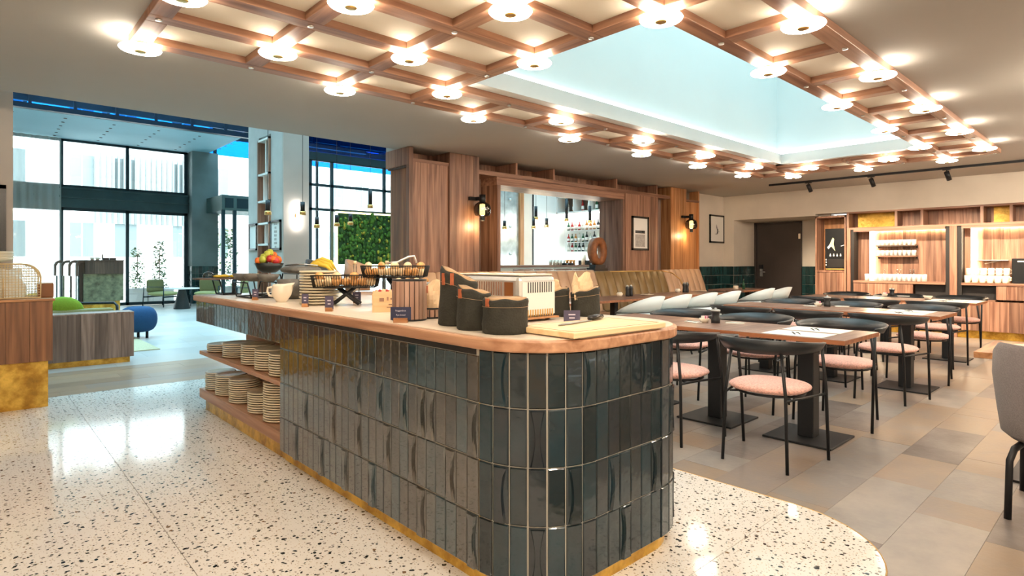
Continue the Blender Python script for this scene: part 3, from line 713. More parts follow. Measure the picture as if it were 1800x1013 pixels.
# far side and end, out of the camera's sight: joined tiles
tile_field([(IX1, 1.73, IX1, YF, 1, 0)], .07, .925, 4, .07, 'far_side_tiles', 'tile_tan_reflect', isl)
tile_field([(IX1, YF, IX1, IY1, 1, 0), (IX1, IY1, IX0, IY1, 0, 1)], .739, .921, 1, .07, 'far_end_tiles', 'tile_tan_reflect', isl)

# ================================================================== TABLES AND CHAIRS
def table_proto():
    t = thing('dining_table', 'x', 'table')
    ob('tabletop', Bx(-.345, .345, -.3475, .3475, .726, .7525), 'table_x', t, bev=.003)
    ob('edge_band', G().box(-.349, -.345, -.3475, .3475, .722, .750).box(.345, .349, -.3475, .3475, .722, .750).box(-.349, .349, -.3495, -.3475, .722, .750), 'table_edge', t)
    ob('pedestal', Bx(-.055, .055, -.055, .055, .012, .72), 'table_black', t, bev=.006)
    ob('base_plate', Bx(-.23, .23, -.23, .23, 0, .014), 'table_black', t, bev=.004)
    ob('top_plate', Bx(-.2, .2, -.2, .2, .712, .726), 'table_black', t)
    return t
rows = [('front row', 4.40, (1.655, 2.35, 3.045)), ('middle row', 6.84, (1.645, 2.345, 3.045)), ('back row', 9.28, (1.77, 2.47, 3.17))]
seat_name = ['right-end', 'middle', 'left-end']
TP = table_proto(); used = False; TABLES = {}
for ri, (rn, X_, ys) in enumerate(rows):
    for k, y in enumerate(ys):
        lab = 'square walnut dining table on black pedestal, %s of the %s' % (seat_name[k], rn)
        if not used: TP.location = (X_, y, 0); TP['label'] = lab; TP['group'] = 'walnut tables in the dining rows'; used = True
        else: dup(TP, (X_, y, 0), None, lab)
def chair_proto():
    t = thing('dining_chair', 'x', 'chair', (0, 0, 0), 0, 'black chairs with pink seats at the dining rows')
    # faces +x; curved shell back
    secs = []; A = .275; B = .285; n = 26
    for i in range(n + 1):
        th = math.radians(-112 + 224 * i / n); q = math.cos(math.radians(-112 + 224 * i / n) / 112 * PI / 2 if False else th * 90 / 112)
        q = max(0, q); cx, cy = -math.cos(th), math.sin(th); hh = .018 + .075 * q ** .8; zt = .772 + .012 * q - .02 * (1 - q); flare = .010 + .045 * q
        x0, y0 = .03 + A * cx, B * cy; zb = zt - hh
        nx, ny = cx, cy
        secs.append([(x0 - nx * .004, y0 - ny * .004, zb), (x0 + nx * .012, y0 + ny * .012, zb + .002), (x0 + nx * (.012 + flare), y0 + ny * (.012 + flare), zt), (x0 + nx * (flare - .004), y0 + ny * (flare - .004), zt + .003), (x0 + nx * flare * .4, y0 + ny * flare * .4, (zt + zb) / 2)])
    ob('backrest', G().strip(secs), 'black_shell', t)
    r = .0105
    for s in (-1, 1):
        ob('leg', G().tube([(-.235, s * .20, 0), (-.222, s * .185, .45), (-.21, s * .155, .70)], r), 'black_metal', t)
        ob('leg', G().tube([(.225, s * .275, 0), (.18, s * .275, .45), (.115, s * .27, .745)], r), 'black_metal', t)
        ob('side_rail', G().tube([(-.226, s * .19, .425), (-.1, s * .215, .428), (.185, s * .272, .425)], .008).tube([(-.16, s * .19, .428), (-.12, s * .12, .43)], .007), 'black_metal', t)
    ob('seat_ring', G().tube([(.0 + .19 * math.cos(a), .205 * math.sin(a), .432) for a in [2 * PI * k / 20 for k in range(20)]], .008, 6, True), 'black_metal', t)
    ob('seat_cushion', G().cushion(.0, 0, .434, .500, .225, .235, 2.5), 'pink_seat', t)
    return t
CH = chair_proto(); used = False
def chair(x, y, rz, lab):
    global used
    rz += random.uniform(-.04, .04)
    if not used: CH.location = (x, y, 0); CH.rotation_euler = (0, 0, rz); CH['label'] = lab; used = True
    else: dup(CH, (x, y, 0), rz, lab)
for ri, (rn, X_, ys) in enumerate(rows):
    for k, y in enumerate(ys):
        chair(X_ - .65, y - .01, 0, 'black chair with pink seat on the camera side of the %s table, %s' % (seat_name[k], rn))
        chair(X_ + .64, y, PI, 'black chair with pink seat on the far side of the %s table, %s' % (seat_name[k], rn))
# banquette tables
for k, (x, y) in enumerate(((5.15, 5.07), (6.3, 5.07), (7.45, 5.07), (8.6, 5.07), (10.5, 5.15))):
    t = thing('banquette_table', 'long walnut table at the leather bench, %s from the left' % ORD[k] if k < 4 else 'walnut table at the far end of the bench near the green wainscot', 'table', (x, y, 0), 0, 'walnut tables along the leather bench')
    ob('tabletop', Bx(-.573, .573, -.34, .34, .722, .7525), 'table_x', t, bev=.003); ob('edge_band', Bx(-.575, .575, -.343, -.34, .722, .75), 'table_edge', t)
    for s in (-.3, .3): ob('pedestal', Bx(s - .04, s + .04, -.04, .04, .012, .722), 'table_black', t)
    ob('base_plate', Bx(-.4, .4, -.2, .2, 0, .014), 'table_black', t)
# pale blue bucket chairs
def bucket():
    t = thing('bucket_chair', 'x', 'chair', (0, 0, 0), 0, 'pale blue bucket chairs at the bench tables')
    # faces +y
    def shell(z0f, z1f, out, thick):
        secs = []; n = 24
        for i in range(n + 1):
            d = -125 + 250 * i / n; th = math.radians(d); q = math.cos(math.radians(d * 90 / 125)); q = max(0, q)
            cx, cy = math.sin(th), -math.cos(th); zt = z1f(q); zb = z0f(q)
            ro = out + .05 * q; rb = out - .03
            X0, Y0 = .29, .27
            secs.append([(X0 * cx * rb / .3, .02 + Y0 * cy * rb / .3, zb), (X0 * cx * ro / .3, .02 + Y0 * cy * ro / .3, zt), (X0 * cx * (ro - thick) / .3, .02 + Y0 * cy * (ro - thick) / .3, zt), (X0 * cx * (rb - thick) / .3, .02 + Y0 * cy * (rb - thick) / .3, zb)])
        return G().strip(secs)
    ob('backrest', shell(lambda q: .60 + .03 * q, lambda q: .61 + .22 * q ** 1.3, .32, .03), 'blue_shell', t)
    ob('shell', shell(lambda q: .40, lambda q: .595 + .028 * q, .315, .035), 'blue_shell', t)
    ob('seat_cushion', G().cushion(0, .05, .40, .50, .25, .25, 3), 'blue_shell', t)
    ob('seam_rail', G().tube([(.30 * math.sin(math.radians(d)), .02 - .29 * math.cos(math.radians(d)), .598 + .028 * max(0, math.cos(math.radians(d * .72)))) for d in range(-120, 121, 12)], .007, 6), 'black_metal', t)
    for sx in (-1, 1):
        for sy in (-1, 1): ob('leg', G().tube([(sx * .25, .03 + sy * .25, 0), (sx * .17, .03 + sy * .16, .41)], .011), 'black_metal', t)
    return t
BK = bucket()
bxs = [(6.28, 4.42), (6.93, 4.42), (7.62, 4.42), (8.32, 4.42), (9.56, 4.45), (10.24, 4.45)]
for yy in (-1.2, .1):
    for xx in (-1.8, -.2, 1.4, 6., 8., 10.): point('added_fill_light', (xx, yy, 2.56), 36, (1., .84, .66), .07); ob('fill_light_cap', G().cyl(xx, yy, 2.60, ZC, .11, 20), 'picture_white', ceil)  # warm fill lamps and caps added out of view to brighten the room
for k, (x, y) in enumerate(bxs):
    lab = 'pale blue bucket chair at the bench tables, %s from the left' % ORD[k]
    if k == 0: BK.location = (x, y, 0); BK['label'] = lab
    else: dup(BK, (x, y, 0), random.uniform(-.05, .05), lab)
# leather banquette in three runs
def bench(x0, x1, mat, lab, n, zt):
    t = thing('banquette', lab, 'bench', ((x0 + x1) / 2, 5.8, 0), 0, 'leather benches along the partition'); L = (x1 - x0) / 2; w = (x1 - x0) / n
    for i in range(n):
        a = -L + i * w + .004; b = a + w - .008
        s = [[(x, y, z) for y, z in ((-.02, .47), (.05, .50), (.12, .80), (.235, zt - .01), (.275, zt), (.29, zt - .03), (.29, .47))] for x in (a, a + .018, b - .018, b)]
        for q in (0, 3): s[q] = [(p[0], p[1] + .018 if p[1] < .28 else p[1], p[2] - .006) for p in s[q]]
        ob('back_channel', G().strip(s), mat, t)
    ob('seat', Bx(-L, L, -.45, .06, .34, .47), mat, t, bev=.02); ob('base', Bx(-L, L, -.38, .25, 0, .34), 'table_black', t)
    return t
bench(4.05, 7.36, 'tan_leather', 'tan leather bench with upright channels, left of the rust ring sculpture', 15, 1.125)
b2 = bench(7.38, 9.32, 'olive_leather', 'olive leather bench section with a brass edged rounded end', 9, 1.105)
ob('brass_trim', G().tube([(-.9, .0, 1.10), (.45, -.05, 1.10), (.72, -.10, 1.06), (.88, -.16, .95), (.95, -.2, .78), (.96, -.22, .58)], .009, 6), 'brass', b2)
bench(9.34, 10.62, 'tan_leather', 'tan leather bench section beneath the far wall lamp', 7, 1.115)
# grey upholstered armchair at the right edge, and its table
t = thing('dining_table', 'walnut table at the right edge of view with a white plate', 'table', (4.60, .345, 0)); 
ob('tabletop', Bx(-.35, .35, -.7, .345, .70, .735), 'warm_wood_x', t, bev=.003); ob('pedestal', Bx(-.055, .055, -.2, -.09, .012, .70), 'table_black', t); ob('base_plate', Bx(-.25, .25, -.25, .21, 0, .014), 'table_black', t)
t = thing('upholstered_chair', 'grey fabric armchair with black bent legs at the right edge', 'chair', (3.97, .23, 0))
secs = []; n = 30
for i in range(n + 1):
    d = -118 + 236 * i / n; th = math.radians(d); q = max(0, math.cos(math.radians(d * 90 / 118))); cx, cy = -math.cos(th), math.sin(th)
    zt = .66 + .185 * min(1, q * 1.6) ** .8; zb = .36; f = .02 * q
    prof = [(.265, zb), (.30, zb + .03), (.315, .5), (.325 + f, .68 if zt > .7 else .6), (.322 + f, zt - .03), (.305 + f, zt), (.27 + f, zt - .005), (.245 + f, zt - .04), (.235, .55), (.225, zb + .04)]
    secs.append([(cx * r_ * .93, cy * r_, z_) for r_, z_ in prof])
ob('backrest', G().strip(secs), 'grey_fabric', t)
ob('seat_cushion', G().cushion(.03, 0, .34, .48, .27, .27, 3.), 'grey_fabric', t)
for s in (-1, 1):
    ob('leg', G().tube([(-.26, s * .24, 0), (-.24, s * .235, .28), (-.215, s * .22, .335), (-.15, s * .2, .35)], .016), 'black_metal', t)
    ob('leg', G().tube([(.26, s * .24, 0), (.24, s * .235, .28), (.215, s * .22, .335), (.15, s * .2, .35)], .016), 'black_metal', t)
# ================================================================== FAR WALL CABINETS
FX = 12.07
c1 = thing('drinks_cabinet', 'narrow wooden cabinet with a black juice machine in its niche beside the door', 'cabinet', (0, 0, 0))
for y in (3.87, 4.385): ob('side', Bx(FX, 12.5, y, y + .025, 0, 2.13), 'walnut_z', c1)
ob('top', Bx(FX, 12.5, 3.87, 4.41, 2.10, 2.13), 'walnut_x', c1); ob('niche_floor', Bx(FX, 12.5, 3.895, 4.385, 1.06, 1.09), 'walnut_x', c1)
planks(c1, 'y', 3.895, 4.385, 12.47, 1.09, 2.10, .12, .02, 'warm_wood_z'); planks(c1, 'y', 3.895, 4.385, FX + .01, .12, 1.06, .12, .02, 'walnut_z', 'door_plank')
ob('plinth', Bx(FX + .06, 12.4, 3.87, 4.41, 0, .12), 'gold_leaf', c1)
mc = thing('juice_machine', 'black drinks machine with a pale yellow swoosh, four small icons and drip tray', 'machine', (12.16, 4.08, 1.092))
ob('body', Bx(0, .3, -.205, .185, 0, .80), 'machine_black', mc, bev=.008); ob('tap_recess', Bx(-.004, .01, -.16, .14, .06, .22), 'dark_niche', mc)
ob('drip_tray', Bx(-.06, .02, -.19, .15, .015, .035), 'brass_streak', mc)
def decal(p, poly, mat, x=-.004, parent=None, name='mark'):
    g = G(); n = len(poly); g.add([(x, a, b) for a, b in poly] + [(x + .003, a, b) for a, b in poly], [tuple(range(n)), tuple(range(n, 2 * n))[::-1]] + [(i, (i + 1) % n, n + (i + 1) % n, n + i) for i in range(n)])
    return ob(name, g, mat, parent or p)
decal(mc, [(.045, .63), (.02, .60), (.03, .50), (.0, .37), (.055, .44), (.10, .50)], 'machine_yellow'); decal(mc, [(.10, .50), (.075, .46), (.12, .41), (.145, .44)], 'picture_white')
decal(mc, [(-.10, .47), (-.15, .485), (-.16, .475), (-.10, .455)], 'picture_white')
for k in range(4): ob('icon', G().box(-.004, 0, .075 - k * .06, .10 - k * .06, .27, .30).box(-.004, 0, .08 - k * .06, .095 - k * .06, .305, .32), 'picture_white', mc)
for k in range(3): ob('icon', Bx(-.004, 0, .155, .17, .09 + k * .05, .12 + k * .05), 'picture_white', mc)

cb = thing('buffet_cabinet', 'long built-in walnut cabinet wall with lit alcoves, top cubbies and gold plinth', 'cabinet', (0, 0, 0))
CY0 = -.4
ob('top_board', Bx(FX, 12.5, CY0, 3.85, 2.155, 2.185), 'walnut_y', cb); ob('cubby_floor', Bx(FX, 12.5, CY0, 3.85, 1.855, 1.89), 'walnut_y', cb)
planks(cb, 'y', CY0, 3.85, 12.40, 1.89, 2.155, .12, .02, 'walnut_z')
for y in (3.815, 3.035, 2.65, 1.83, 1.465, .65, .25): ob('divider', Bx(FX, 12.42, y, y + .04, 1.89, 2.155), 'walnut_z', cb)
ob('gold_panel', Bx(12.36, 12.385, 3.08, 3.75, 1.89, 2.155), 'gold_leaf', cb); ob('gold_panel', Bx(12.36, 12.385, 1.505, 1.74, 1.89, 2.155), 'gold_leaf', cb)
for y0, y1 in ((3.79, 3.85), (2.18, 2.28), (.55, .65)): ob('post', Bx(FX, 12.5, y0, y1, 0, 1.855), 'walnut_z', cb)
for y0, y1 in ((3.74, 3.79), (2.28, 2.34), (2.12, 2.18)): ob('sliding_slot', Bx(FX + .03, 12.45, y0, y1, .12, 1.855), 'dark_niche', cb)
for (a, b, led) in ((2.34, 3.74, 3.53), (.65, 2.12, 2.02)):
    planks(cb, 'y', a, b, 12.44, .91, 1.855, .115, .02, 'walnut_z')
    ob('counter_board', Bx(FX - .01, 12.46, a, b, .87, .91), 'walnut_y', cb)
    ob('led_strip', Bx(12.405, 12.425, led - .03, led + .03, .92, 1.84), 'led_warm', cb); ob('led_strip', Bx(12.39, 12.42, a + .05, led, 1.83, 1.845), 'led_warm', cb)
    ob('niche_lip', Bx(FX, FX + .03, a, b, 1.81, 1.855), 'walnut_y', cb)
    ob('side_return', Bx(12.34, 12.44, led + .02, b, .91, 1.855), 'walnut_z', cb)
    m = (a + b) / 2 if a > 2 else 1.68
    dk = (a, 2.79) if a > 2 else (1.68, b)
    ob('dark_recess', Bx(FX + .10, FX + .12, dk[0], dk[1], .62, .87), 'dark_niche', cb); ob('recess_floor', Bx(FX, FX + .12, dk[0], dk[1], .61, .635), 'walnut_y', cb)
    rest = (2.80, b) if a > 2 else (a, 1.67)
    planks(cb, 'y', rest[0], rest[1], FX, .645, .865, .12, .02, 'walnut_z', 'drawer_plank'); planks(cb, 'y', a, b, FX, .13, .61, .12, .02, 'walnut_z', 'door_plank')
ob('plinth', Bx(FX + .07, 12.3, CY0, 3.85, 0, .125), 'gold_leaf', cb); ob('carcass', Bx(FX + .03, 12.45, CY0, .55, .12, 1.855), 'walnut_z', cb)
# lamps hidden in the light strips (each strip is a lit LED)
# wall shelves with stacked glasses
TUM = {}
def tumbler(loc, lab, grp, r=.03, h=.075, mat='tumbler_glass', name='glass_tumbler', cat='glass'):
    k = (r, h, mat)
    if k not in TUM: TUM[k] = G().lathe([(r * .8, 0), (r, h), (r * .9, h), (r * .72, .008)], n=10).mesh(name); TUM[k].materials.append(MATS[mat])
    return tag(ob(name, TUM[k], None, None, loc), lab, cat, grp)
for s_, z in enumerate((1.555, 1.365)):
    sh_ = thing('wall_shelf', 'short wooden shelf of glasses in the lit alcove, %s' % ('upper one' if s_ == 0 else 'lower one'), 'shelf', (12.43, 3.12, z))
    ob('board', Bx(-.16, .01, -.31, .31, -.02, 0), 'dark_wood_z' if s_ == 0 else 'walnut_y', sh_); ob('bracket', G().box(-.02, .01, -.31, -.29, -.05, -.02).box(-.02, .01, .29, .31, -.05, -.02), 'black_metal', sh_)
    for k in range(9):
        for r_ in range(2):
            tumbler((12.31 + r_ * .075, 2.85 + k * .068, z), 'clear glass, %s alcove shelf, %s from the right in the %s row' % ('upper' if s_ == 0 else 'lower', ORD[k], 'front' if r_ == 0 else 'rear'), 'glasses on the alcove shelves', .03, .10)
for k in range(13):
    for r_ in range(2):
        tumbler((12.16 + r_ * .08, 2.66 + k * .074, .91), 'clear tumbler on the alcove counter, %s from the right in the %s row' % (ORD[k], ('front', 'rear')[r_]), 'glasses on the alcove counter', .033, .125)
for k, y in enumerate((3.3, 3.1, 3.05, 2.9, 2.85)):
    o = thing('carafe', 'slim clear carafe behind the tumblers in the alcove, %s from the left' % ORD[k], 'carafe', (12.34, y, .91), 0, 'carafes in the alcove')
    ob('body', G().lathe([(.03, 0), (.03, .11), (.012, .15), (.012, .19), (.016, .195)], n=10), 'clear_glass', o); ob('stopper', G().lathe([(.011, .195), (.012, .21)], n=8), 'steel', o)
# mugs
mg = None
for k in range(6):
    for r_ in range(2):
        y, x, z = 2.055 - k * .098, 12.17 + r_ * .11, .91 + 0
        for lv in range(1 + r_):
            lab = 'white mug on the right alcove counter, %s from left, %s' % (ORD[k], 'front row' if r_ == 0 else ('rear row, bottom one', 'rear row, upper one')[lv])
            if not mg:
                mg = thing('mug', lab, 'mug', (x, y, z), 0, 'white mugs on the right alcove counter')
                ob('cup', G().lathe([(.036, 0), (.042, .01), (.042, .12), (.037, .12), (.035, .012)], n=16), 'cream_glaze', mg)
                ob('handle', G().tube([(0, -.04, .10), (0, -.065, .085), (0, -.065, .045), (0, -.04, .03)], .006, 6), 'cream_glaze', mg)
            else: dup(mg, (x, y, z + lv * .122), random.uniform(-.2, .2), lab)
o = thing('coffee_machine', 'black coffee machine at the right end of the lit counter', 'machine', (12.16, 1.32, .91))
ob('body', Bx(0, .26, -.22, .17, 0, .40), 'machine_black', o, bev=.01); ob('display', Bx(-.004, 0, -.1, .10, .34, .36), 'picture_white', o); ob('tray', Bx(-.05, .0, -.2, .15, 0, .03), 'black_metal', o)
o = thing('glass_shelf', 'clear glass shelf with metal hooks in the right alcove', 'shelf', (12.43, 1.75, 1.275)); ob('pane', Bx(-.16, .01, -.20, .25, -.008, 0), 'clear_glass', o); ob('rod', G().tube([(-.12, -.1, .0), (-.12, .1, -.05)], .008), 'steel', o)
o = thing('tray', 'cream tray lying on the glass shelf of the right alcove', 'tray', (12.36, 1.75, 1.276)); ob('dish', G().box(-.06, .06, -.2, .2, 0, .012), 'cream_glaze', o); 

# pictures
def picture(name, lab, loc, w, h, kind, axis='x', rz=0, t=.025):
    o = thing(name, lab, 'picture', loc, rz)
    ob('frame', G().box(-w / 2, w / 2, -t, 0, -h / 2, -h / 2 + .035).box(-w / 2, w / 2, -t, 0, h / 2 - .035, h / 2).box(-w / 2, -w / 2 + .035, -t, 0, -h / 2, h / 2).box(w / 2 - .035, w / 2, -t, 0, -h / 2, h / 2), 'machine_black', o)
    ob('print', Bx(-w / 2 + .03, w / 2 - .03, -.012, -.002, -h / 2 + .03, h / 2 - .03), 'picture_white', o)
    def quad(a, b, c, d_, mat): ob('print_mark', Bx(a, b, -.0145, -.012, c, d_), mat, o)
    if kind == 'bar':
        quad(-w * .3, w * .28, .0, .05, 'picture_ink'); quad(w * .05, w * .2, .02, .04, 'picture_white'); quad(-w * .3, w * .28, -.24, -.02, 'picture_grey')
    if kind == 'bird':
        g = G(); y = -.0145
        for P_ in ([(-.02, .10), (.0, .02), (.05, -.01), (.045, -.09), (-.01, -.10), (.01, -.04)], [(-.02, .10), (-.03, .04), (-.0, -.01), (.01, .02)], [(-.12, -.11), (-.01, -.10), (.05, -.08), (.0, -.115)], [(.05, -.05), (.10, -.06), (.09, -.05)]):
            n = len(P_); g.add([(a, y, b) for a, b in P_] + [(a, y + .002, b) for a, b in P_], [tuple(range(n)), tuple(range(n, 2 * n))[::-1]] + [(i, (i + 1) % n, n + (i + 1) % n, n + i) for i in range(n)])
        ob('print_mark', g, 'picture_ink', o)
    if kind == 'column':
        for k in range(7): q = .03 + .035 * abs(math.sin(k * 1.3)); ob('print_mark', Bx(-q, q, -.0145, -.012, -.2 + k * .06, -.165 + k * .06), 'picture_grey', o)
    return o
picture('framed_print', 'black framed print with a dark bar over a grey square on the wooden partition', (8.73, PY + .008, 1.76), .50, .60, 'bar')
picture('framed_print', 'black framed print of a small grey bird sketch on the beige wall', (11.77, 6.308, 1.96), .62, .60, 'bird')
picture('framed_print', 'framed print with a grey column drawing on the near part of the concrete pillar', (PX - .001, 9.24, 1.67), .42, .47, 'column', rz=-PI / 2)
picture('framed_print', 'framed blank pale print on the far part of the concrete pillar', (PX - .001, 10.24, 1.67), .38, .45, '', rz=-PI / 2)
picture('framed_print', 'dark narrow frame on the left pier behind the rattan basket', (.20, 7.248, 1.62), .07, .70, '')

# wall lamps
def sconce(lab, loc):
    o = thing('wall_lamp', lab, 'lamp', loc, 0, 'smoked glass lamps on the partition')
    ob('arm', G().box(-.115, .03, -.035, .0, .12, .165).box(-.02, .04, -.15, -.03, .12, .165), 'black_metal', o)
    ob('cap', G().cyl(.01, -.14, .085, .19, .042, 18), 'black_metal', o)
    ob('globe', G().lathe([(.055, .09), (.098, .06), (.112, .02), (.112, -.045), (.095, -.085), (.05, -.10), (.046, -.098), (.09, -.08), (.107, -.045), (.107, .02), (.094, .055), (.05, .085)], .01, -.14, n=24), 'smoke_glass', o)
    ob('bulb', G().lathe([(.02, .08), (.036, .06), (.036, -.07), (.02, -.085)], .01, -.14, n=16), 'bulb', o)
    ob('foot', G().cyl(.01, -.14, -.155, -.095, .032, 16), 'black_metal', o)
    point('lamp_light', (loc[0] + .01, loc[1] - .14, loc[2] - .22), 4, (1, .68, .35), .04)
sconce('black wall lamp with smoked glass globe on the left wooden pilaster', (4.95, PY - .02, 1.95))
sconce('black wall lamp with smoked glass globe on the right wooden pilaster', (10.16, PY - .02, 1.98))
o = thing('wall_light', 'vertical white tube light on the beige pillar face', 'lamp', (3.70, 8.955, 1.97)); ob('tube', G().cyl(0, -.05, -.2, .2, .022, 12), 'led_white', o); ob('mount', Bx(-.02, .02, -.04, .005, -.03, .03), 'brass', o)

# rust ring sculpture on the partition ledge
o = thing('ring_sculpture', 'rust coloured ring sculpture on a black block in the partition opening', 'sculpture', (7.82, 6.36, 1.10))
sec = []
for k in range(33):
    a = 2 * PI * k / 32; R1, R2 = .19, .105
    sec.append([(R1 * math.cos(a), -.06, .335 + .235 * math.sin(a)), (R1 * math.cos(a), .06, .335 + .235 * math.sin(a)), (R2 * math.cos(a) * .8, .06, .335 + .13 * math.sin(a)), (R2 * math.cos(a) * .8, -.06, .335 + .13 * math.sin(a))])
ob('ring', G().strip(sec, True, False), 'rust', o, bev=0); ob('upper_block', Bx(-.13, .13, -.07, .07, .055, .105), 'machine_black', o); ob('lower_block', Bx(-.17, .17, -.09, .09, 0, .055), 'machine_black', o)

# ================================================================== BAR
br = thing('bar_counter', 'long bar counter with wooden top seen through the partition opening', 'counter', (0, 0, 0))
ob('top', Bx(6.9, 10.6, 7.95, 8.5, 1.15, 1.19), 'walnut_x', br); ob('front', Bx(7.0, 10.5, 8.1, 8.45, 0, 1.15), 'cream_glaze', br)
for k in range(6):
    o = thing('bar_stool', 'white bar stool with curved wooden back rim, %s from the left at the bar' % ORD[k], 'stool', (7.15 + k * .52, 7.55, 0), 0, 'stools along the bar')
    g = G(); secs = []
    for i in range(11):
        th = math.radians(-80 + 16 * i); x, y = .2 * math.sin(th), -.2 * math.cos(th); secs.append([(x, y, .86), (x * 1.08, y * 1.08, 1.10), (x * .98, y * .98, 1.10), (x * .9, y * .9, .86)])
    ob('backrest', g.strip(secs), 'white_wall', o); ob('rim', G().tube([(.21 * math.sin(math.radians(a)), -.21 * math.cos(math.radians(a)), 1.115) for a in range(-80, 81, 16)], .014, 6), 'walnut_x', o)
    ob('seat_cushion', G().cushion(0, 0, .74, .80, .2, .2), 'white_wall', o)
    for sx in (-1, 1):
        for sy in (-1, 1): ob('leg', G().tube([(sx * .2, sy * .2, 0), (sx * .12, sy * .12, .75)], .012, 6), 'black_metal', o)
for k in range(8): tumbler((8.55 + k * .10, 8.15, 1.19), 'amber glass standing in a row on the bar, %s from the left' % ORD[k], 'amber glasses on the bar', .035, .11, 'bottle_amber' if k > 4 else 'bottle_pale', 'amber_glass')
for x, w, z1, lab in ((9.02, .12, 1.23, 'small black tray on the bar left of the espresso machine'), (9.95, .34, 1.29, 'long black espresso machine lying low on the bar')):
    o = thing('bar_machine' if w > .2 else 'bar_tray', lab, 'bar equipment', (x, 8.2, 1.19)); ob('body', Bx(-w, w, -.15, .15, 0, z1 - 1.19), 'machine_black', o, bev=.01); ob('knob', G().cyl(-w * .8, -.16, .01, .03, .01, 8), 'steel', o)
o = thing('white_jug', 'tall plain white jug standing on the bar', 'jug', (9.62, 8.2, 1.19)); ob('body', G().lathe([(.05, 0), (.05, .22), (.042, .22), (.04, .01)], n=14), 'cream_glaze', o); ob('handle', G().tube([(.05, 0, .18), (.08, 0, .16), (.08, 0, .08), (.05, 0, .06)], .006), 'cream_glaze', o)
# bottle wall (faces the dining room's left)
bx = 11.5
bu = thing('bottle_shelf_unit', 'high open shelf unit full of bottles above the lit bar wall', 'shelf', (0, 0, 0))
for z in (2.50, 2.92, 3.36): ob('board', Bx(bx - .32, bx, 7.3, 10.45, z, z + .035), 'picture_white', bu)
ys_ = [7.3, 7.9, 8.35, 8.9, 9.35, 9.85, 10.42]
for y in ys_: ob('upright', Bx(bx - .32, bx, y, y + .03, 2.50, 3.36), 'picture_white', bu)
ob('back', Bx(bx - .02, bx - .002, 7.3, 10.45, 2.5, 3.38), 'dark_wood_z', bu)
ob('led_strip', Bx(bx - .10, bx - .05, 7.35, 10.4, 2.47, 2.498), 'led_white', bu)
BM = {}
def bottle(x, y, z, mat, h, lab, grp):
    k = (mat, round(h, 2))
    if k not in BM:
        r = .036; BM[k] = (G().lathe([(r, 0), (r, h * .58), (.013, h * .76), (.013, h)], n=10).mesh('bottle'), G().lathe([(r + .001, h * .15), (r + .001, h * .45)], n=10).mesh('label'))
        BM[k][0].materials.append(MATS[mat]); BM[k][1].materials.append(MATS['picture_white'])
    o = tag(ob('bottle', BM[k][0], None, None, (x, y, z)), lab, 'bottle', grp); ob('paper_band', BM[k][1], None, o)
cols_ = ['bottle_green', 'bottle_dark', 'bottle_red', 'bottle_amber', 'bottle_pale', 'bottle_dark', 'bottle_pale']
cn = {'bottle_green': 'green', 'bottle_dark': 'dark', 'bottle_red': 'red', 'bottle_amber': 'amber', 'bottle_pale': 'pale'}
ob('counter_led', Bx(bx - .1, bx - .05, 7.35, 10.4, 1.24, 1.26), 'led_white', bu)
for si, z in enumerate((2.06, 1.76, 1.52)):
    for a, b, side in ((8.95, 10.3, 'left'), (7.5, 8.75, 'right')):
        s_ = thing('glass_shelf', 'lit glass bottle shelf on the bar wall, %s level of the %s bay' % (('top', 'middle', 'bottom')[si], side), 'shelf', (bx, 0, z), 0, 'glass shelves on the bar wall')
        ob('pane', Bx(-.16, 0, a, b, -.012, 0), 'grey_glass', s_); ob('front_rail', Bx(-.165, -.155, a, b, -.016, .004), 'aluminium', s_)
        n = 11 if side == 'left' else 9
        for k in range(n):
            y = b - (k + .5) * (b - a) / n; m_ = random.choice(cols_); bottle(bx - .08, y, z, m_, random.choice((.22, .24, .26)), '%s bottle on the bar wall, %s shelf, %s bay, %s from the left' % (cn[m_], ('top', 'middle', 'bottom')[si], side, ORD[k]), 'bottles on the lit glass shelves')
for ci in range(6):
    for lv, z in enumerate((2.535, 2.955)):
        for q in range(2):
            m_ = random.choice(cols_); y = ys_[ci] + .14 + q * .2; bottle(bx - .16, y, z, m_, .30, '%s bottle, %s row of the high shelf unit, %s box from the right, %s one' % (cn[m_], ('lower', 'upper')[lv], ORD[ci], ('right', 'left')[q]), 'bottles in the high shelf unit')
# pendants
def pend(u, v0, v1, lab, Y_=8.5, r=.032, top=5.0):
    x, z1 = ptY(u, v0, Y_); _, z0 = ptY(u, v1, Y_)
    o = thing('pendant_lamp', lab, 'lamp', (x, Y_, z0), 0, 'black cylinder pendants over the bar')
    h = z1 - z0; ob('cable', G().tube([(0, 0, h), (0, 0, top - z0)], .004, 5), 'black_metal', o); ob('cylinder', G().cyl(0, 0, .05, h, r, 14), 'black_metal', o)
    point('pendant_light', (x, Y_, z0 - .04), 5, (1, .8, .55), .04) if x > 7 else None; ob('brass_ring', G().lathe([(r * 1.4, 0), (r * 1.4, .05), (r, .055)], n=16), 'brass', o)
pdat = [(942, 363, 386, 'left one of the pair by the white bar wall'), (938, 384, 402, 'low one under the pair by the white bar wall'), (961, 384, 400, 'alone against the white bar wall'), (887, 388, 403, 'in front of the aged mirror'),
        (996, 350, 389, 'at the left edge of the bottle wall'), (1037, 362, 392, 'in the middle of the bottle wall'), (1081, 373, 396, 'at the right of the bottle wall'),
        (651, 333, 366, 'large one left of the partition'), (616, 376, 396, 'over the moss wall'), (592, 378, 398, 'at the left edge of the moss wall'), (557, 382, 401, 'in front of the glass door'), (532, 355, 378, 'beside the tube light'), (471, 352, 378, 'in front of the shelf pillar')]
for u, a, b_, l_ in pdat: pend(u, a, b_, 'black cylinder pendant with brass ring, ' + l_, 8.5 if u != 471 else 8.2)
